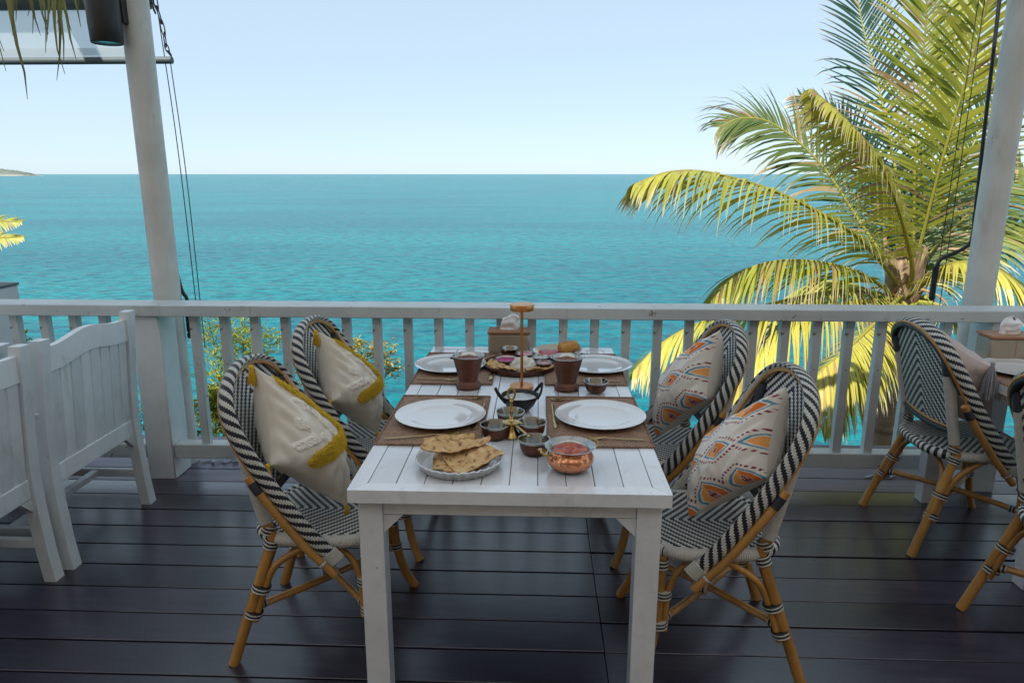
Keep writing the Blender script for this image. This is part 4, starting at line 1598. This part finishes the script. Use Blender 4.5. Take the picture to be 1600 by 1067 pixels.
# ------------------------------------------------------------------ palms
def frond_mesh(kind, pts, seed, Lmax=.80, dens=92, tone=0.0, rib=.024, dry=0.0):
    rg = random.Random(seed)
    if tone > .5:
        rib *= 1.25
    fold = {'H': -.30, 'h': -.9, 'M': .0, 'U': .10}[kind]
    if kind == 'h':
        kind, Lmax = 'H', Lmax * .66
    P = spline(pts, 60)
    m = len(P)
    leaf = MB()
    ribs = MB()
    ribs.tube(P, [lerp(rib, .004, (i / (m - 1)) ** .8) for i in range(m)], 8, col=cmix((.42, .40, .07), (.30, .26, .05), rg.random()))
    H = {'H': Vector((0, .15, 1)), 'U': Vector((rg.uniform(-.15, .15), -1, .25)), 'M': Vector((0, -.75, .8))}[kind]
    if kind == 'U':
        dens = int(dens * .82)
    total = sum((P[i + 1] - P[i]).length for i in range(m - 1))
    for side in (-1, 1):
        for k in range(dens):
            t_ = .25 + .75 * (k + rg.random() * .6) / dens
            x = t_ * (m - 1)
            i = min(int(x), m - 2)
            p = P[i].lerp(P[i + 1], x - i)
            T = (P[min(i + 2, m - 1)] - P[max(i - 1, 0)]).normalized()
            S = T.cross(H).normalized() * side
            Nn = S.cross(T) * side
            if Nn.z < 0 and kind != 'U':
                Nn = -Nn
            prof = math.sin(PI * (.20 + .77 * (t_ - .25) / .75)) ** .65
            L = Lmax * prof * rg.uniform(.88, 1.08) * min(1, total / 2.6)
            fwd = lerp(.45 if kind != 'H' else .7, 1.35, t_ ** 1.5)
            up = fold + .12 * math.sin(k * .9 + side)
            d0 = (S + T * fwd + Nn * up + Vector((rg.uniform(-.08, .08),) * 1 + (rg.uniform(-.08, .08), rg.uniform(-.08, .08)))).normalized()
            droop = {'H': 1.7, 'M': 1.0, 'U': .40}[kind] * rg.uniform(.75, 1.25)
            if rg.random() < .12:
                droop += rg.uniform(.4, 1.6)
            w = .0155 * rg.uniform(.65, 1.15)
            segs = 5
            q = p.copy()
            d = d0.copy()
            va, cs_ = [], []
            g = rg.random()
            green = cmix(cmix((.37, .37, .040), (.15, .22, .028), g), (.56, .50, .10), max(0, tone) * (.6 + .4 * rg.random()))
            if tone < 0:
                green = cmix(green, (.030, .075, .040), -tone)  # tone puts sunlit yellow and shaded dark green into the leaf colour
            if rg.random() < .08 + dry:
                green = cmix((.42, .29, .13), (.30, .19, .08), rg.random())
            for j in range(segs + 1):
                f = j / segs
                wd = w * (1 - f ** 2.2) * (.55 + .45 * min(1, f * 5)) + .0008
                W = T - d * T.dot(d)
                W = (W.normalized() if W.length > .05 else S) * wd
                va += [q + W, q - W]
                tip = (.74, .64, .50)
                cs_ += [cmix(green, tip, (f - .70 - .16 * g) * 4.5)] * 2
                q = q + d * (L / segs)
                d = (d + Vector((0, 0, -1)) * droop / segs * (.5 + f)).normalized()
            leaf.add(va, [(2 * j, 2 * j + 1, 2 * j + 3, 2 * j + 2) for j in range(segs)], cols=cs_)
    return ribs, leaf


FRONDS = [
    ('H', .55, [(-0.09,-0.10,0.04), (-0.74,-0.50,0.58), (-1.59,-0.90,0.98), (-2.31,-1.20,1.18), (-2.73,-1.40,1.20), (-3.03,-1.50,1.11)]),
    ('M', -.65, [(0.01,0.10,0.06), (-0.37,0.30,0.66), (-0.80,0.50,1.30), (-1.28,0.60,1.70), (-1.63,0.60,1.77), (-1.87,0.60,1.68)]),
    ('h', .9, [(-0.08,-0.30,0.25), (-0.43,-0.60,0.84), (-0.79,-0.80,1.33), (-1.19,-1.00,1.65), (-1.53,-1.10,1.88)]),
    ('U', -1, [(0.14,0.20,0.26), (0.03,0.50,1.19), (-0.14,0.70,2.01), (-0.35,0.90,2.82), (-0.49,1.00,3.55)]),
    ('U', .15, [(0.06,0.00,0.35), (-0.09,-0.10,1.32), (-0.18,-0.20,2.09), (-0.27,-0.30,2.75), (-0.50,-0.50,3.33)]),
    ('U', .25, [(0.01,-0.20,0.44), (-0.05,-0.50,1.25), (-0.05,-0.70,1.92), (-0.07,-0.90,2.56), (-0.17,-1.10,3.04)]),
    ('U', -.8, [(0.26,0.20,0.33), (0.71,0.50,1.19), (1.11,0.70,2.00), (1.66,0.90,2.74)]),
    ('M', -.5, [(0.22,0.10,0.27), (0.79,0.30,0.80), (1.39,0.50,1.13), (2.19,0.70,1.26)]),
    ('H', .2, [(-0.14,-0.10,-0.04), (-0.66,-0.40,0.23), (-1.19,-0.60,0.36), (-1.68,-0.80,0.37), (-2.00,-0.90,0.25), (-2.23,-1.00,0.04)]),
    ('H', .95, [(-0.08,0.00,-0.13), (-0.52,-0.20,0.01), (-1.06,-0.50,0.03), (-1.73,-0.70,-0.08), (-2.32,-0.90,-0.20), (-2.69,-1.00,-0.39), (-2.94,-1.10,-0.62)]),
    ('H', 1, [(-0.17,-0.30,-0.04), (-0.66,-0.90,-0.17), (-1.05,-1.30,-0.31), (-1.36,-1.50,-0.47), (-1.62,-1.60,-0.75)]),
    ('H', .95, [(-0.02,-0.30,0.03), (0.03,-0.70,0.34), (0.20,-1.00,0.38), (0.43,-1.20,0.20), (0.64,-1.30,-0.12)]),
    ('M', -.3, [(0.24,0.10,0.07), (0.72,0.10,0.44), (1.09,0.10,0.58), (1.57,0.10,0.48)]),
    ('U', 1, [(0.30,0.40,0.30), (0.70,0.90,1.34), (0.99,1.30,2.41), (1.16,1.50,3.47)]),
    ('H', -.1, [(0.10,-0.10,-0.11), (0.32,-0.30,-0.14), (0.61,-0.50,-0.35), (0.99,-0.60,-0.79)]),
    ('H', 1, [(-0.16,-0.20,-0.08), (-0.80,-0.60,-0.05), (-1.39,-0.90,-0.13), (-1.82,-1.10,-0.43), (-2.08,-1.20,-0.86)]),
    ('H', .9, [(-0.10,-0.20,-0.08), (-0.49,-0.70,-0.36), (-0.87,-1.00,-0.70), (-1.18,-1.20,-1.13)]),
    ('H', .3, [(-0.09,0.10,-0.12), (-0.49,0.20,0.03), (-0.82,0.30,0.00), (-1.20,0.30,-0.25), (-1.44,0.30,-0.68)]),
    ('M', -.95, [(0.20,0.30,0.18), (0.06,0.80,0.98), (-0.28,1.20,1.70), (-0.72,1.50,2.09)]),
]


def palm(label, crown, fronds, ground_z, seed, trunk_r=.15, dens=84, Lmax=.80):
    r = thing('palm_tree', label, 'palm tree', (crown[0], crown[1], ground_z))
    up = crown[2] - ground_z
    rg = random.Random(seed)
    s = MB()
    n = 150
    def tr_(u, v):
        a = 2 * PI * v
        z = u * (up - .05)
        k = (z / .085) % 1
        rr = trunk_r * lerp(1.35, .92, min(1, z / max(.5, up * .5))) * (1 + .045 * (1 - k) + .03 * nz(math.cos(a) * 2, math.sin(a) * 2, z * 5))
        return (rr * math.cos(a), rr * math.sin(a), z)
    def trc(u, v):
        z = u * (up - .05)
        k = (z / .085) % 1
        g = .5 + .5 * nz(math.cos(2 * PI * v) * 3, math.sin(2 * PI * v) * 3, z * 9)
        return cmix(cmix((.40, .28, .19), (.27, .18, .12), g), (.12, .075, .05), 1 - k * 6)
    s.grid(tr_, n, 20, colf=trc)
    part('trunk', s, M['trunk'], r, 60, True)
    # fibrous sheaths and old leaf bases round the crown
    for k in range(9):
        a = 2 * PI * k / 9 + rg.random()
        s = MB()
        d = Vector((math.cos(a), math.sin(a), 0))
        e = Vector((-d.y, d.x, 0))
        L = rg.uniform(.35, .75)
        c0 = cmix((.66, .50, .34), (.42, .27, .16), rg.random())
        def sh(u, v):
            w_ = lerp(.15, .02, u ** 1.3)
            b = (v - .5) * 2
            p = d * (.11 + .12 * u + .05 * u * u - .03 * b * b) + e * (w_ * b) + Vector((0, 0, up - .25 + L * u * 1.1))
            return p + Vector((nz(u * 6, v * 6, k) * .012, nz(u * 6 + 4, v * 6, k) * .012, 0))
        s.grid(sh, 12, 6, colf=lambda u, v: cmix(c0, (.16, .09, .05), .5 + nz(u * 3, v * 22, k)))
        part('sheath', s, M['thatch'], r, 60, True)
    # small coconuts / flower stalks
    for k in range(5):
        a = 2 * PI * k / 5 + .4
        s = MB()
        pts = spline([(0, 0, up - .05), (.16 * math.cos(a), .16 * math.sin(a), up + .02), (.36 * math.cos(a), .36 * math.sin(a), up - .03), (.50 * math.cos(a), .50 * math.sin(a), up - .16)], 14)
        s.tube(pts, [lerp(.018, .006, i / 14) for i in range(15)], 7, col=(.42, .30, .16))
        for j in range(14):
            p = pts[rg.randint(5, 14)]
            q = p + Vector((rg.uniform(-.14, .14), rg.uniform(-.14, .14), rg.uniform(-.22, -.02)))
            s.tube([p, p.lerp(q, .5) + Vector((0, 0, .02)), q], [.004, .003, .002], 5, col=cmix((.48, .34, .18), (.28, .17, .09), rg.random()))
        part('flower_stalk', s, M['thatch'], r, 60, True)
    for k in range(5):
        a = 2 * PI * k / 5 + 3.6
        s = MB()
        s.lathe([(0, -.10), (.045, -.085), (.075, -.035), (.078, .01), (.06, .06), (.03, .085), (0, .09)], 20, (.24 * math.cos(a), .24 * math.sin(a), up - .14 - .05 * (k % 2)), tint=cmix((.42, .40, .05), (.22, .30, .04), rg.random()))
        part('coconut', s, M['leaf'], r, 60, True)
    for k, (kind, tone, pts) in enumerate(fronds):
        pts = [Vector(p) + Vector((0, 0, up)) for p in pts]
        pts = [Vector((0, 0, up - .12)) + (pts[0] - Vector((0, 0, up))) * .15] + pts
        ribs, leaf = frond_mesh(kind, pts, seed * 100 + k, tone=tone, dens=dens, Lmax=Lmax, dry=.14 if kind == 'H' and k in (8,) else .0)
        fo = part('frond', leaf, M['leaf'], r, 0, True)
        part('midrib', ribs, M['leaf'], fo, 60, True)
    return r


palm('tall coconut palm with long arching yellow-green fronds on the right', (3.84, 7.5, .42), FRONDS, -6.5, 3)
palm('coconut palm at the left edge with only frond tips in view', (-6.34, 6.5, .65), [
    ('M', .8, [(0.27,0.00,0.06), (0.76,-0.00,0.31), (1.14,0.00,0.36), (1.49,0.00,0.37)]),
    ('M', .5, [(0.20,0.10,0.17), (0.71,0.10,0.48), (1.09,0.10,0.51), (1.42,0.10,0.51)]),
    ('U', 0, [(0.20,0.10,0.17), (0.16,0.10,0.78), (-0.14,0.10,1.36)]),
    ('H', 0, [(-0.07,0.10,0.11), (-0.41,0.10,0.60), (-0.90,0.10,0.66)]),
    ('H', .2, [(-0.10,-0.10,0.01), (-0.39,-0.40,-0.24), (-0.54,-0.60,-0.66)])], -5.5, 5, dens=44, Lmax=.36)

# ------------------------------------------------------------------ shrubs beyond the railing
def leaf_blade(s, p, d, L, w, n_, c_):
    d = d.normalized()
    e = d.cross(n_)
    e = e.normalized() if e.length > .01 else Vector((1, 0, 0))
    up_ = e.cross(d)
    s.add([p, p + d * L * .4 + e * w + up_ * w * .3, p + d * L + Vector((0, 0, -L * .15)), p + d * L * .4 - e * w + up_ * w * .3],
          [(0, 1, 2), (0, 2, 3)], cols=[c_, c_, cmix(c_, (.5, .45, .1), .25), c_])


def bamboo(label, stems, seed, name='bamboo_plant', cat='bamboo', pal=((.14, .22, .03), (.40, .42, .06)), L=.085, w=.006, base_z=-3.0, per=7, gap=.10):
    rg = random.Random(seed)
    x0 = sum(q[0] for q in stems) / len(stems)
    y0 = sum(q[1] for q in stems) / len(stems)
    r = thing(name, label, cat, (x0, y0, base_z))
    off = Vector((x0, y0, base_z))
    lf = MB()
    for (x, y, zt, lean, zlow) in stems:
        pts = spline([Vector((x - lean * .3, y, base_z)) - off, Vector((x - lean * .15, y + .03, lerp(base_z, zt, .5))) - off, Vector((x, y, lerp(base_z, zt, .85))) - off, Vector((x + lean, y - .05, zt)) - off], 30)
        s = MB()
        s.tube(pts, [lerp(.010, .0025, i / 30) for i in range(31)], 7)
        part('stem', s, M['stem'], r)
        z = zlow
        while z < zt:
            i = min(29, max(0, int(30 * (z - base_z) / (zt - base_z))))
            p = pts[i]
            a = rg.uniform(0, 2 * PI)
            tw = Vector((math.cos(a), math.sin(a) * .8, rg.uniform(.1, .8))).normalized() * rg.uniform(.05, .30)
            tone = rg.random()
            s2 = p + tw
            lf.tube([p, p.lerp(s2, .6) + Vector((0, 0, .01)), s2], [.002, .0016, .001], 4, col=(.16, .18, .05))
            for q in range(per):
                f = rg.uniform(.35, 1.0)
                d = tw.normalized() * .6 + Vector((rg.uniform(-1, 1), rg.uniform(-1, 1), rg.uniform(-.8, .5)))
                c_ = cmix(pal[0], pal[1], tone * .7 + .3 * rg.random())
                leaf_blade(lf, p.lerp(s2, f), d, L * rg.uniform(.7, 1.3), w * rg.uniform(.8, 1.3), Vector((rg.uniform(-.4, .4), rg.uniform(-.4, .4), 1)), c_)
            z += gap * rg.uniform(.2, .5)
    part('foliage', lf, M['leaf2'], r, 0, True, kind='stuff')
    return r


rg = random.Random(12)
bamboo('green bamboo rising behind the railing right of the left roof post', [(-3.02 + .12 * k + rg.uniform(-.04, .04), 6.25 + rg.uniform(-.25, .25), rg.uniform(.12, .50), rg.uniform(-.08, .15), -1.4) for k in range(5)], 21)
def bush(label, cx, cy, z0, z1, rx, ry, n, seed, pal, L=.07, w=.016):
    rg = random.Random(seed)
    r = thing('leafy_shrub', label, 'shrub', (cx, cy, -4.0))
    s = MB()
    st = MB()
    for k in range(10):
        a = rg.uniform(0, 2 * PI)
        st.tube(spline([(0, 0, 0), (rx * .3 * math.cos(a), ry * .3 * math.sin(a), (z0 + 4) * .7), (rx * .7 * math.cos(a), ry * .7 * math.sin(a), lerp(z0, z1, rg.random()) + 4)], 10), [lerp(.02, .004, i / 10) for i in range(11)], 6)
    part('stem', st, M['stem'], r)
    lobes = [(Vector((rg.uniform(-1, 1) * rx * .7, rg.uniform(-1, 1) * ry * .7, lerp(z0, z1, rg.uniform(.1, .8)) + 4)), rg.uniform(.14, .28), rg.random()) for _ in range(26)]
    for k in range(n):
        c_, rad, tone = rg.choice(lobes)
        d = Vector((rg.gauss(0, 1), rg.gauss(0, 1), rg.gauss(0, 1))).normalized()
        p = c_ + d * rad * rg.random() ** .4
        cc = cmix(pal[0], pal[1], .5 * tone + .5 * rg.random())
        leaf_blade(s, p, d + Vector((0, 0, -.2)), L * rg.uniform(.6, 1.2), w * rg.uniform(.7, 1.2), Vector((rg.uniform(-.6, .6), rg.uniform(-.6, .6), 1)), cc)
    part('foliage', s, M['leaf2'], r, 0, True, kind='stuff')
    return r


bush('dense yellow-green shrub below the bamboo behind the railing', -2.62, 6.45, -1.7, .0, .72, .35, 5600, 31, ((.10, .15, .015), (.46, .43, .04)))
bush('dark green shrub showing in the gap left of the left roof post', -3.55, 6.3, -1.7, -.30, .48, .3, 1800, 32, ((.05, .09, .015), (.13, .17, .03)))
bamboo('sunlit orange-tinged bush showing between balusters left of the laid table', [(-1.82, 6.15, .16, .22, -.62), (-1.60, 6.2, .03, .26, -.58), (-1.92, 6.1, -.02, .1, -.8), (-1.48, 6.25, -.10, .14, -.58), (-1.72, 6.2, .10, .30, -.6)], 23, 'twiggy_shrub', 'shrub', ((.24, .24, .03), (.60, .38, .10)), .055, .009, -2.4, 9, .07)

# low parapet wall and flower at the far left
pw = thing('parapet_wall', 'pale plastered parapet wall beyond the railing at the far left', 'wall', (-4.4, 4.5, -1.5))
s = MB()
s.box(-1.0, .955, -2.6, 0, 0, 2.385, .004)
part('wall', s, M['plaster'], pw)
s = MB()
s.box(-1.0, .962, -2.6, .006, 2.386, 2.402, .002)
part('coping', s, M['slate'], pw)
fl = thing('flowering_plant', 'small yellow flower with green leaves behind the left railing', 'flower', (-3.56, 4.64, -1.5))
s = MB()
s.tube(spline([(0, .03, 0), (.02, .02, 1.0), (0, 0, 2.03)], 12), .006, 6)
part('stem', s, M['stem'], fl)
s = MB()
rg = random.Random(5)
for k in range(30):
    leaf_blade(s, Vector((rg.uniform(-.16, .05), rg.uniform(-.04, .04), 1.96 + rg.uniform(-.16, .04))), Vector((rg.uniform(-1, 1), rg.uniform(-1, 1), rg.uniform(-.2, .6))), .06, .015, Vector((0, 0, 1)), cmix((.06, .12, .02), (.18, .24, .03), rg.random()))
part('foliage', s, M['leaf2'], fl, 0, True, kind='stuff')
for k in range(6):
    a = 2 * PI * k / 6
    s = MB()
    d = Vector((math.cos(a), math.sin(a) * .6 - .3, .5))
    def pe(u, v):
        w_ = .020 * math.sin(PI * min(1, .15 + u * .85)) 
        b = (v - .5) * 2
        p = Vector((0, 0, 2.03)) + d * .036 * u + Vector((-math.sin(a), math.cos(a) * .6, 0)) * w_ * b + Vector((0, 0, .012 * u * u - .006 * b * b))
        return p
    s.grid(pe, 6, 4)
    part('petal', s, M['flower'], fl, 60)

# ------------------------------------------------------------------ awning, chains, cranks, spotlight, thatch
aw = thing('roller_awning', 'pale mesh roller awning drawn half down at the top left', 'awning', (-3.9, 4.0, 2.2))
s = MB()
def awm(u, v):
    return (lerp(-1.9, 1.72, u), .01 + .025 * math.sin(v * PI) * .6, lerp(.03, .34, v) + .004 * nz(u * 30, v * 3))
s.grid(awm, 60, 8)
part('screen', s, M['awning'], aw, 60)
s = MB()
s.grid(lambda u, v: (lerp(-1.9, 1.72, u), -.012 + .0 * v, lerp(.012, .062, v)), 20, 1)
part('hem', s, M['awning'], aw, 60)
s = MB()
s.tube([(-1.9, 0, 0), (1.905, 0, 0)], .019, 14)
part('bottom_bar', s, M['alu'], aw)
s = MB()
s.tube([(-1.9, .02, .315), (1.80, .02, .315)], .055, 20)
part('roller', s, M['alu'], aw)


def links(parent_s, pts, n, rad=.011, wire=.0025):
    P = spline(pts, n)
    for i in range(n):
        c_ = P[i].lerp(P[i + 1], .5)
        d = (P[i + 1] - P[i])
        h = d.length * .72
        d = d.normalized()
        a = Vector((1, 0, 0)) if i % 2 else Vector((0, 1, 0))
        a = (a - d * a.dot(d))
        a = a.normalized() if a.length > .05 else Vector((0, 0, 1))
        parent_s.tube([c_ + d * h * math.sin(q) + a * rad * math.cos(q) * .55 for q in [2 * PI * k / 14 for k in range(15)]], wire, 6)


s = MB()
links(s, [(-2.04, 3.96, 2.56), (-2.035, 3.97, 2.47), (-2.02, 3.985, 2.36), (-2.015, 3.99, 2.265), (-2.0, 4.0, 2.225)], 7, .018, .0035)
links(s, [(-2.06, 3.96, 2.56), (-2.055, 3.95, 2.49), (-2.04, 3.96, 2.43)], 5, .012, .003)
solid('awning_chain', s, M['wire'], 'dark chain holding the awning bar beside the left roof post', 'chain')
for lab, x0, z0, x1 in (('thin dark cord hanging straight from the awning bar end', -2.006, 2.195, -1.968), ('thin dark cord hanging close beside the left roof post', -2.045, 2.42, -1.992)):
    s = MB()
    s.tube(spline([(x0, 4.0, z0), (lerp(x0, x1, .5) + .004, 4.0, lerp(z0, .95, .5)), (x1, 3.98, .60)], 20), .0028, 6)
    solid('cord', s, M['wire'], lab, 'cord', 'awning cords')
for lab, x0, x1 in (('thin dark cord hanging left of the crank rod at the right post', 2.245, 2.215), ('thin dark cord hanging closest to the crank rod at the right post', 2.275, 2.255)):
    s = MB()
    s.tube(spline([(x0, 4.0, 2.62), ((x0 + x1) / 2 + .006, 4.0, 1.7), (x1, 3.98, .70)], 20), .0026, 6)
    solid('cord', s, M['wire'], lab, 'cord', 'awning cords')

cr = thing('awning_crank', 'long black cranked awning rod hanging beside the right roof post', 'crank', (2.29, 3.9, .94))
s = MB()
s.tube([(0, 0, 1.7), (0, 0, 1.5), (.02, 0, .9), (.04, 0, .39)] + [tuple(p) for p in spline([(.041, 0, .36), (.032, 0, .295), (-.02, 0, .255), (-.105, 0, .213), (-.128, 0, .168)], 16)], .0095, 12)
part('rod', s, M['black'], cr)
s = MB()
s.tube([(-.128, 0, .170), (-.128, 0, .165), (-.128, 0, .08), (-.128, 0, .01), (-.128, 0, 0), (-.128, 0, -.015)], [.017, .0165, .015, .0155, .017, .011], 14)
part('grip', s, M['black'], cr)
s = MB()
s.tube([(.038, 0, .46), (.039, 0, .44), (.040, 0, .41)], .0125, 12)
part('collar', s, M['black'], cr)
cr = thing('awning_crank', 'black awning crank end hanging below the top rail at the left post', 'crank', (-1.925, 3.74, .70))
s = MB()
s.tube(spline([(-.06, 0, .55), (-.025, 0, .30), (.002, 0, .235), (.0, 0, .15)], 16), .010, 10)
part('rod', s, M['black'], cr)
s = MB()
s.tube([(0, 0, .15), (0, 0, .145), (0, 0, .055), (0, 0, .052), (0, 0, .046), (0, 0, .042), (0, 0, .018), (0, 0, .015)], [.014, .0155, .0165, .012, .012, .0165, .0165, .012], 14)
part('grip', s, M['black'], cr)

sp = thing('spotlight', 'black cylinder spotlight mounted on the left roof post', 'spotlight', (-2.085, 3.56, 2.21))
s = MB()
s.lathe([(.066, .004), (.069, 0), (.072, .004), (.075, .09), (.075, .34), (.070, .35), (0, .35)], 40)
part('housing', s, M['black'], sp)
s = MB()
s.lathe([(0, .012), (.050, .010), (.066, .006)], 40)
part('lens', s, M['lens'], sp)
s = MB()
s.box(.055, .075, .03, .11, .10, .36, .003)
part('bracket', s, M['black'], sp)

th = MB()
rg = random.Random(77)
for k in range(36):
    cl = rg.choice([(-.20, .0, .16), (-.12, .02, .34), (-.05, -.02, .12), (.03, .03, .22), (.09, .0, .28), (.15, .02, .14)])
    x = cl[0] + rg.gauss(0, .028)
    y = cl[1] + rg.gauss(0, .03)
    L = .28 + cl[2] * rg.uniform(.5, 1.25)
    bend = rg.uniform(-.07, .04)
    w = rg.uniform(.004, .011)
    c_ = cmix((.42, .45, .16), (.24, .20, .09), rg.random())
    vs_, cs_ = [], []
    for j in range(9):
        f = j / 8
        wd = w * (1 - f ** 1.6) + .0008
        tw = f * rg.uniform(0, 1.2)
        p = Vector((x + bend * f * f + .006 * nz(k, f * 4), y + .03 * nz(k + 9, f * 3), .30 - L * f))
        e = Vector((math.cos(tw), math.sin(tw), 0)) * wd
        vs_ += [p + e, p - e]
        cs_ += [cmix(c_, (.05, .05, .045), (f - .6) * 1.6)] * 2
    th.add(vs_, [(2 * j, 2 * j + 1, 2 * j + 3, 2 * j + 2) for j in range(8)], cols=cs_)
tf = thing('thatch_fringe', 'loose dry palm thatch strands hanging at the top left corner', 'thatch', (-1.60, 2.30, 2.19))
part('strands', th, M['thatch'], tf, 0, True, kind='stuff')
s = MB()
s.tube([(-.9, 0, .31), (.3, 0, .31)], .022, 10)
part('batten', s, M['rattan_dark'], tf)
for x in (-.8, .2):
    s = MB()
    s.tube([(x, 0, .32), (x, 0, .97)], .004, 6)
    part('hanger', s, M['wire'], tf)

s = MB()
links(s, [(-1.90, 3.67, .006), (-1.86, 3.70, .008), (-1.83, 3.66, .012), (-1.80, 3.70, .010), (-1.77, 3.67, .008), (-1.74, 3.72, .006), (-1.70, 3.70, .006)], 26, .010, .0026)
s.tube([(-1.725, 3.665, .010), (-1.685, 3.70, .010)], .007, 8)
solid('loose_chain', s, M['chain'], 'loose metal chain lying on the deck beside the left roof post', 'chain')
s = MB()
links(s, [(1.78, 3.60, .006), (1.84, 3.63, .008), (1.90, 3.60, .010), (1.96, 3.64, .008), (2.04, 3.61, .006), (2.12, 3.63, .006)], 26, .010, .0026)
solid('loose_chain', s, M['chain'], 'loose metal chain lying on the deck behind the right-hand chair', 'chain')
